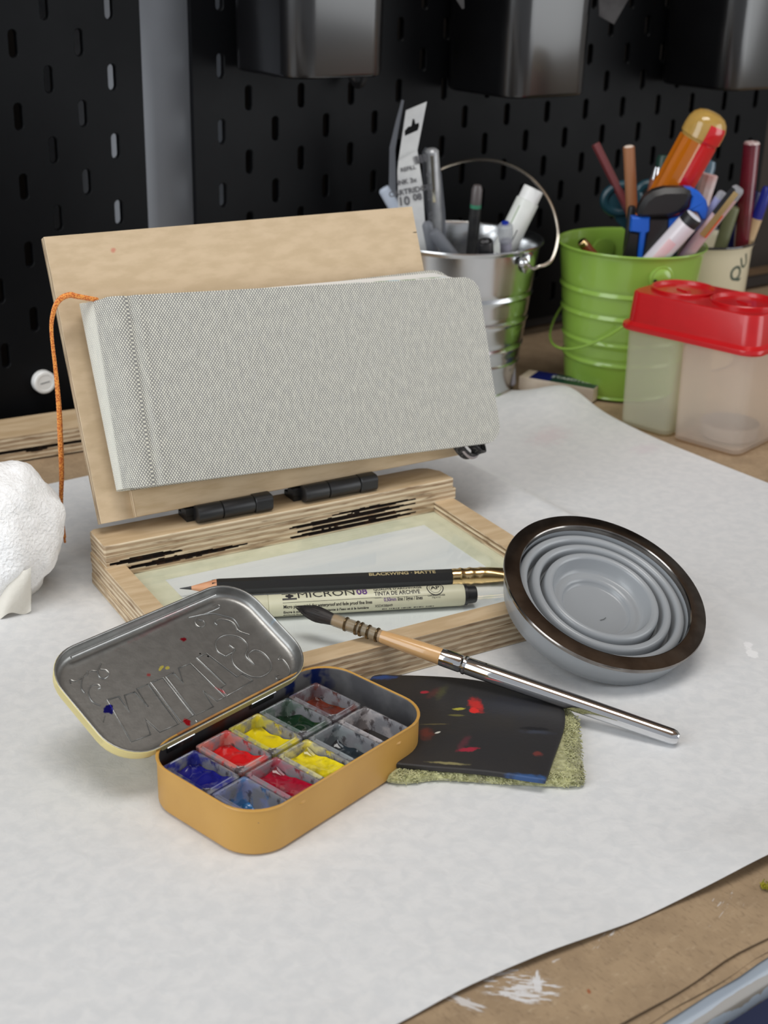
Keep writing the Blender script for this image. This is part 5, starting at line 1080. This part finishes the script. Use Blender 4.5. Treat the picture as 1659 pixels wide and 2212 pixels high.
# eraser box
EBF = frame((92.4, 903.5, .2), V((49.2, -24.9, 0)).normalized(), V((24.9, 49.2, 0)))
eb = thing('eraser_box', 'small flat box with a dark green and blue label beside the green pail', 'box', EBF)
obj('box_body', box(0, 55, 0, 19, .05, 9.8, .3), mat('box_cream', (214, 200, 182), (200, 184, 164), ns=60, rough=.6), eb)
obj('green_label', box(11, 54.8, .3, 18.7, 9.8, 10.0, .03), mat('label_green', (28, 58, 48), rough=.35), eb, smooth=False); obj('blue_label', box(7, 22, .3, 18.7, 9.85, 10.1, .03), mat('label_blue', (20, 28, 92), rough=.35), eb, smooth=False)
addmesh('lettering', textmesh('STAEDTLER', 6.2, 'CENTER', .03, bold=True), mat('label_white', (190, 196, 190), rough=.5), eb, Matrix.Translation(V((36, 11.5, 10.15)) * S))

# ================================================================== PAPER TOWEL WAD
wc = onY(-22, 1148, 566)
def wad():
    vs, fs = [], []; n, k = 96, 64
    rr = []
    for j in range(k + 1):
        th = pi * j / k; ring = []
        for i in range(n):
            a = 2 * pi * i / n; d = V((sin(th) * cos(a), sin(th) * sin(a), cos(th)))
            r = 1.02 + .11 * nz(d.x, d.y, d.z, 1.9) + .07 * abs(nz(d.x + 5, d.y, d.z, 3.2)) + .008 * nz(d.x, d.y, d.z, 22)
            ring.append((d.x * 33 * r, d.y * 30 * r, d.z * 34 * r))
        rr.append(ring)
    return loft(rr)
TW_ = NT('paper_towel'); TW_.base(lin((252, 252, 252))); TW_.p(rough=.9, sheen=.2)
tvn = TW_.n('ShaderNodeTexVoronoi'); tvn.inputs['Scale'].default_value = 620; TW_.l(TW_.coord(), tvn.inputs['Vector']); TW_.bump(TW_.math('ADD', TW_.noise(420, 3, dist=1.2), TW_.math('MULTIPLY', tvn.outputs['Distance'], .5)), .9, .0009)
wF = Matrix.Translation(V((wc.x, wc.y, wc.z)) * S)
wd_ = thing('paper_towel_wad', 'crumpled ball of white textured paper towel at the left edge', 'paper towel', wF)
obj('outer_fold', wad(), TW_.m, wd_, ang=80)
def tail(a, b):
    p = onY(-30 + a * 97, 1250 + b * 95 - a * 28 + 6 * sin(a * 9), 543 - 3 * b + 3 * sin(a * 5 + b * 3)); z = max(p.z, .6); return V((p.x - wc.x, p.y - wc.y, z - wc.z))
tl = grid(24, 18, lambda a, b: tail(a, b)); tl = (tl[0] + [v + V((-2, 9, -.3)) for v in tl[0]], tl[1] + [tuple(i + len(tl[0]) for i in f) for f in tl[1]])
tw2 = NT('shaded_paper_towel'); tw2.base(lin((222, 218, 208))); tw2.p(rough=.9); tw2.bump(tw2.noise(300, 3), .6, .0006)  # same white towel, shade of the underside put into the colour
obj('hanging_corner', tl, tw2.m, wd_, ang=80)
# crumb of yellow moss
mc = onz(1655, 1917, -.5); ms = []
for k in range(26):
    a = random.uniform(0, 6.28); e = random.uniform(.1, 1.2); L_ = random.uniform(1, 3.2); x0, y0 = random.uniform(-1.6, 1.6), random.uniform(-1.4, 1.4)
    ms.append(tube([(x0, y0, .1), (x0 + cos(a) * L_ * .5, y0 + sin(a) * L_ * .5, .1 + L_ * .5 * sin(e)), (x0 + cos(a) * L_, y0 + sin(a) * L_, .2 + L_ * .7 * sin(e))], [.35, .3, .1], 5))
o = obj('moss_sprig', join(*ms), mat('yellow_moss', (160, 150, 30), (110, 110, 24), ns=500, rough=.8), None, Matrix.Translation(mc * S)); tag(o, 'tiny yellow-green sprig on the kraft paper at the right edge', 'sprig')
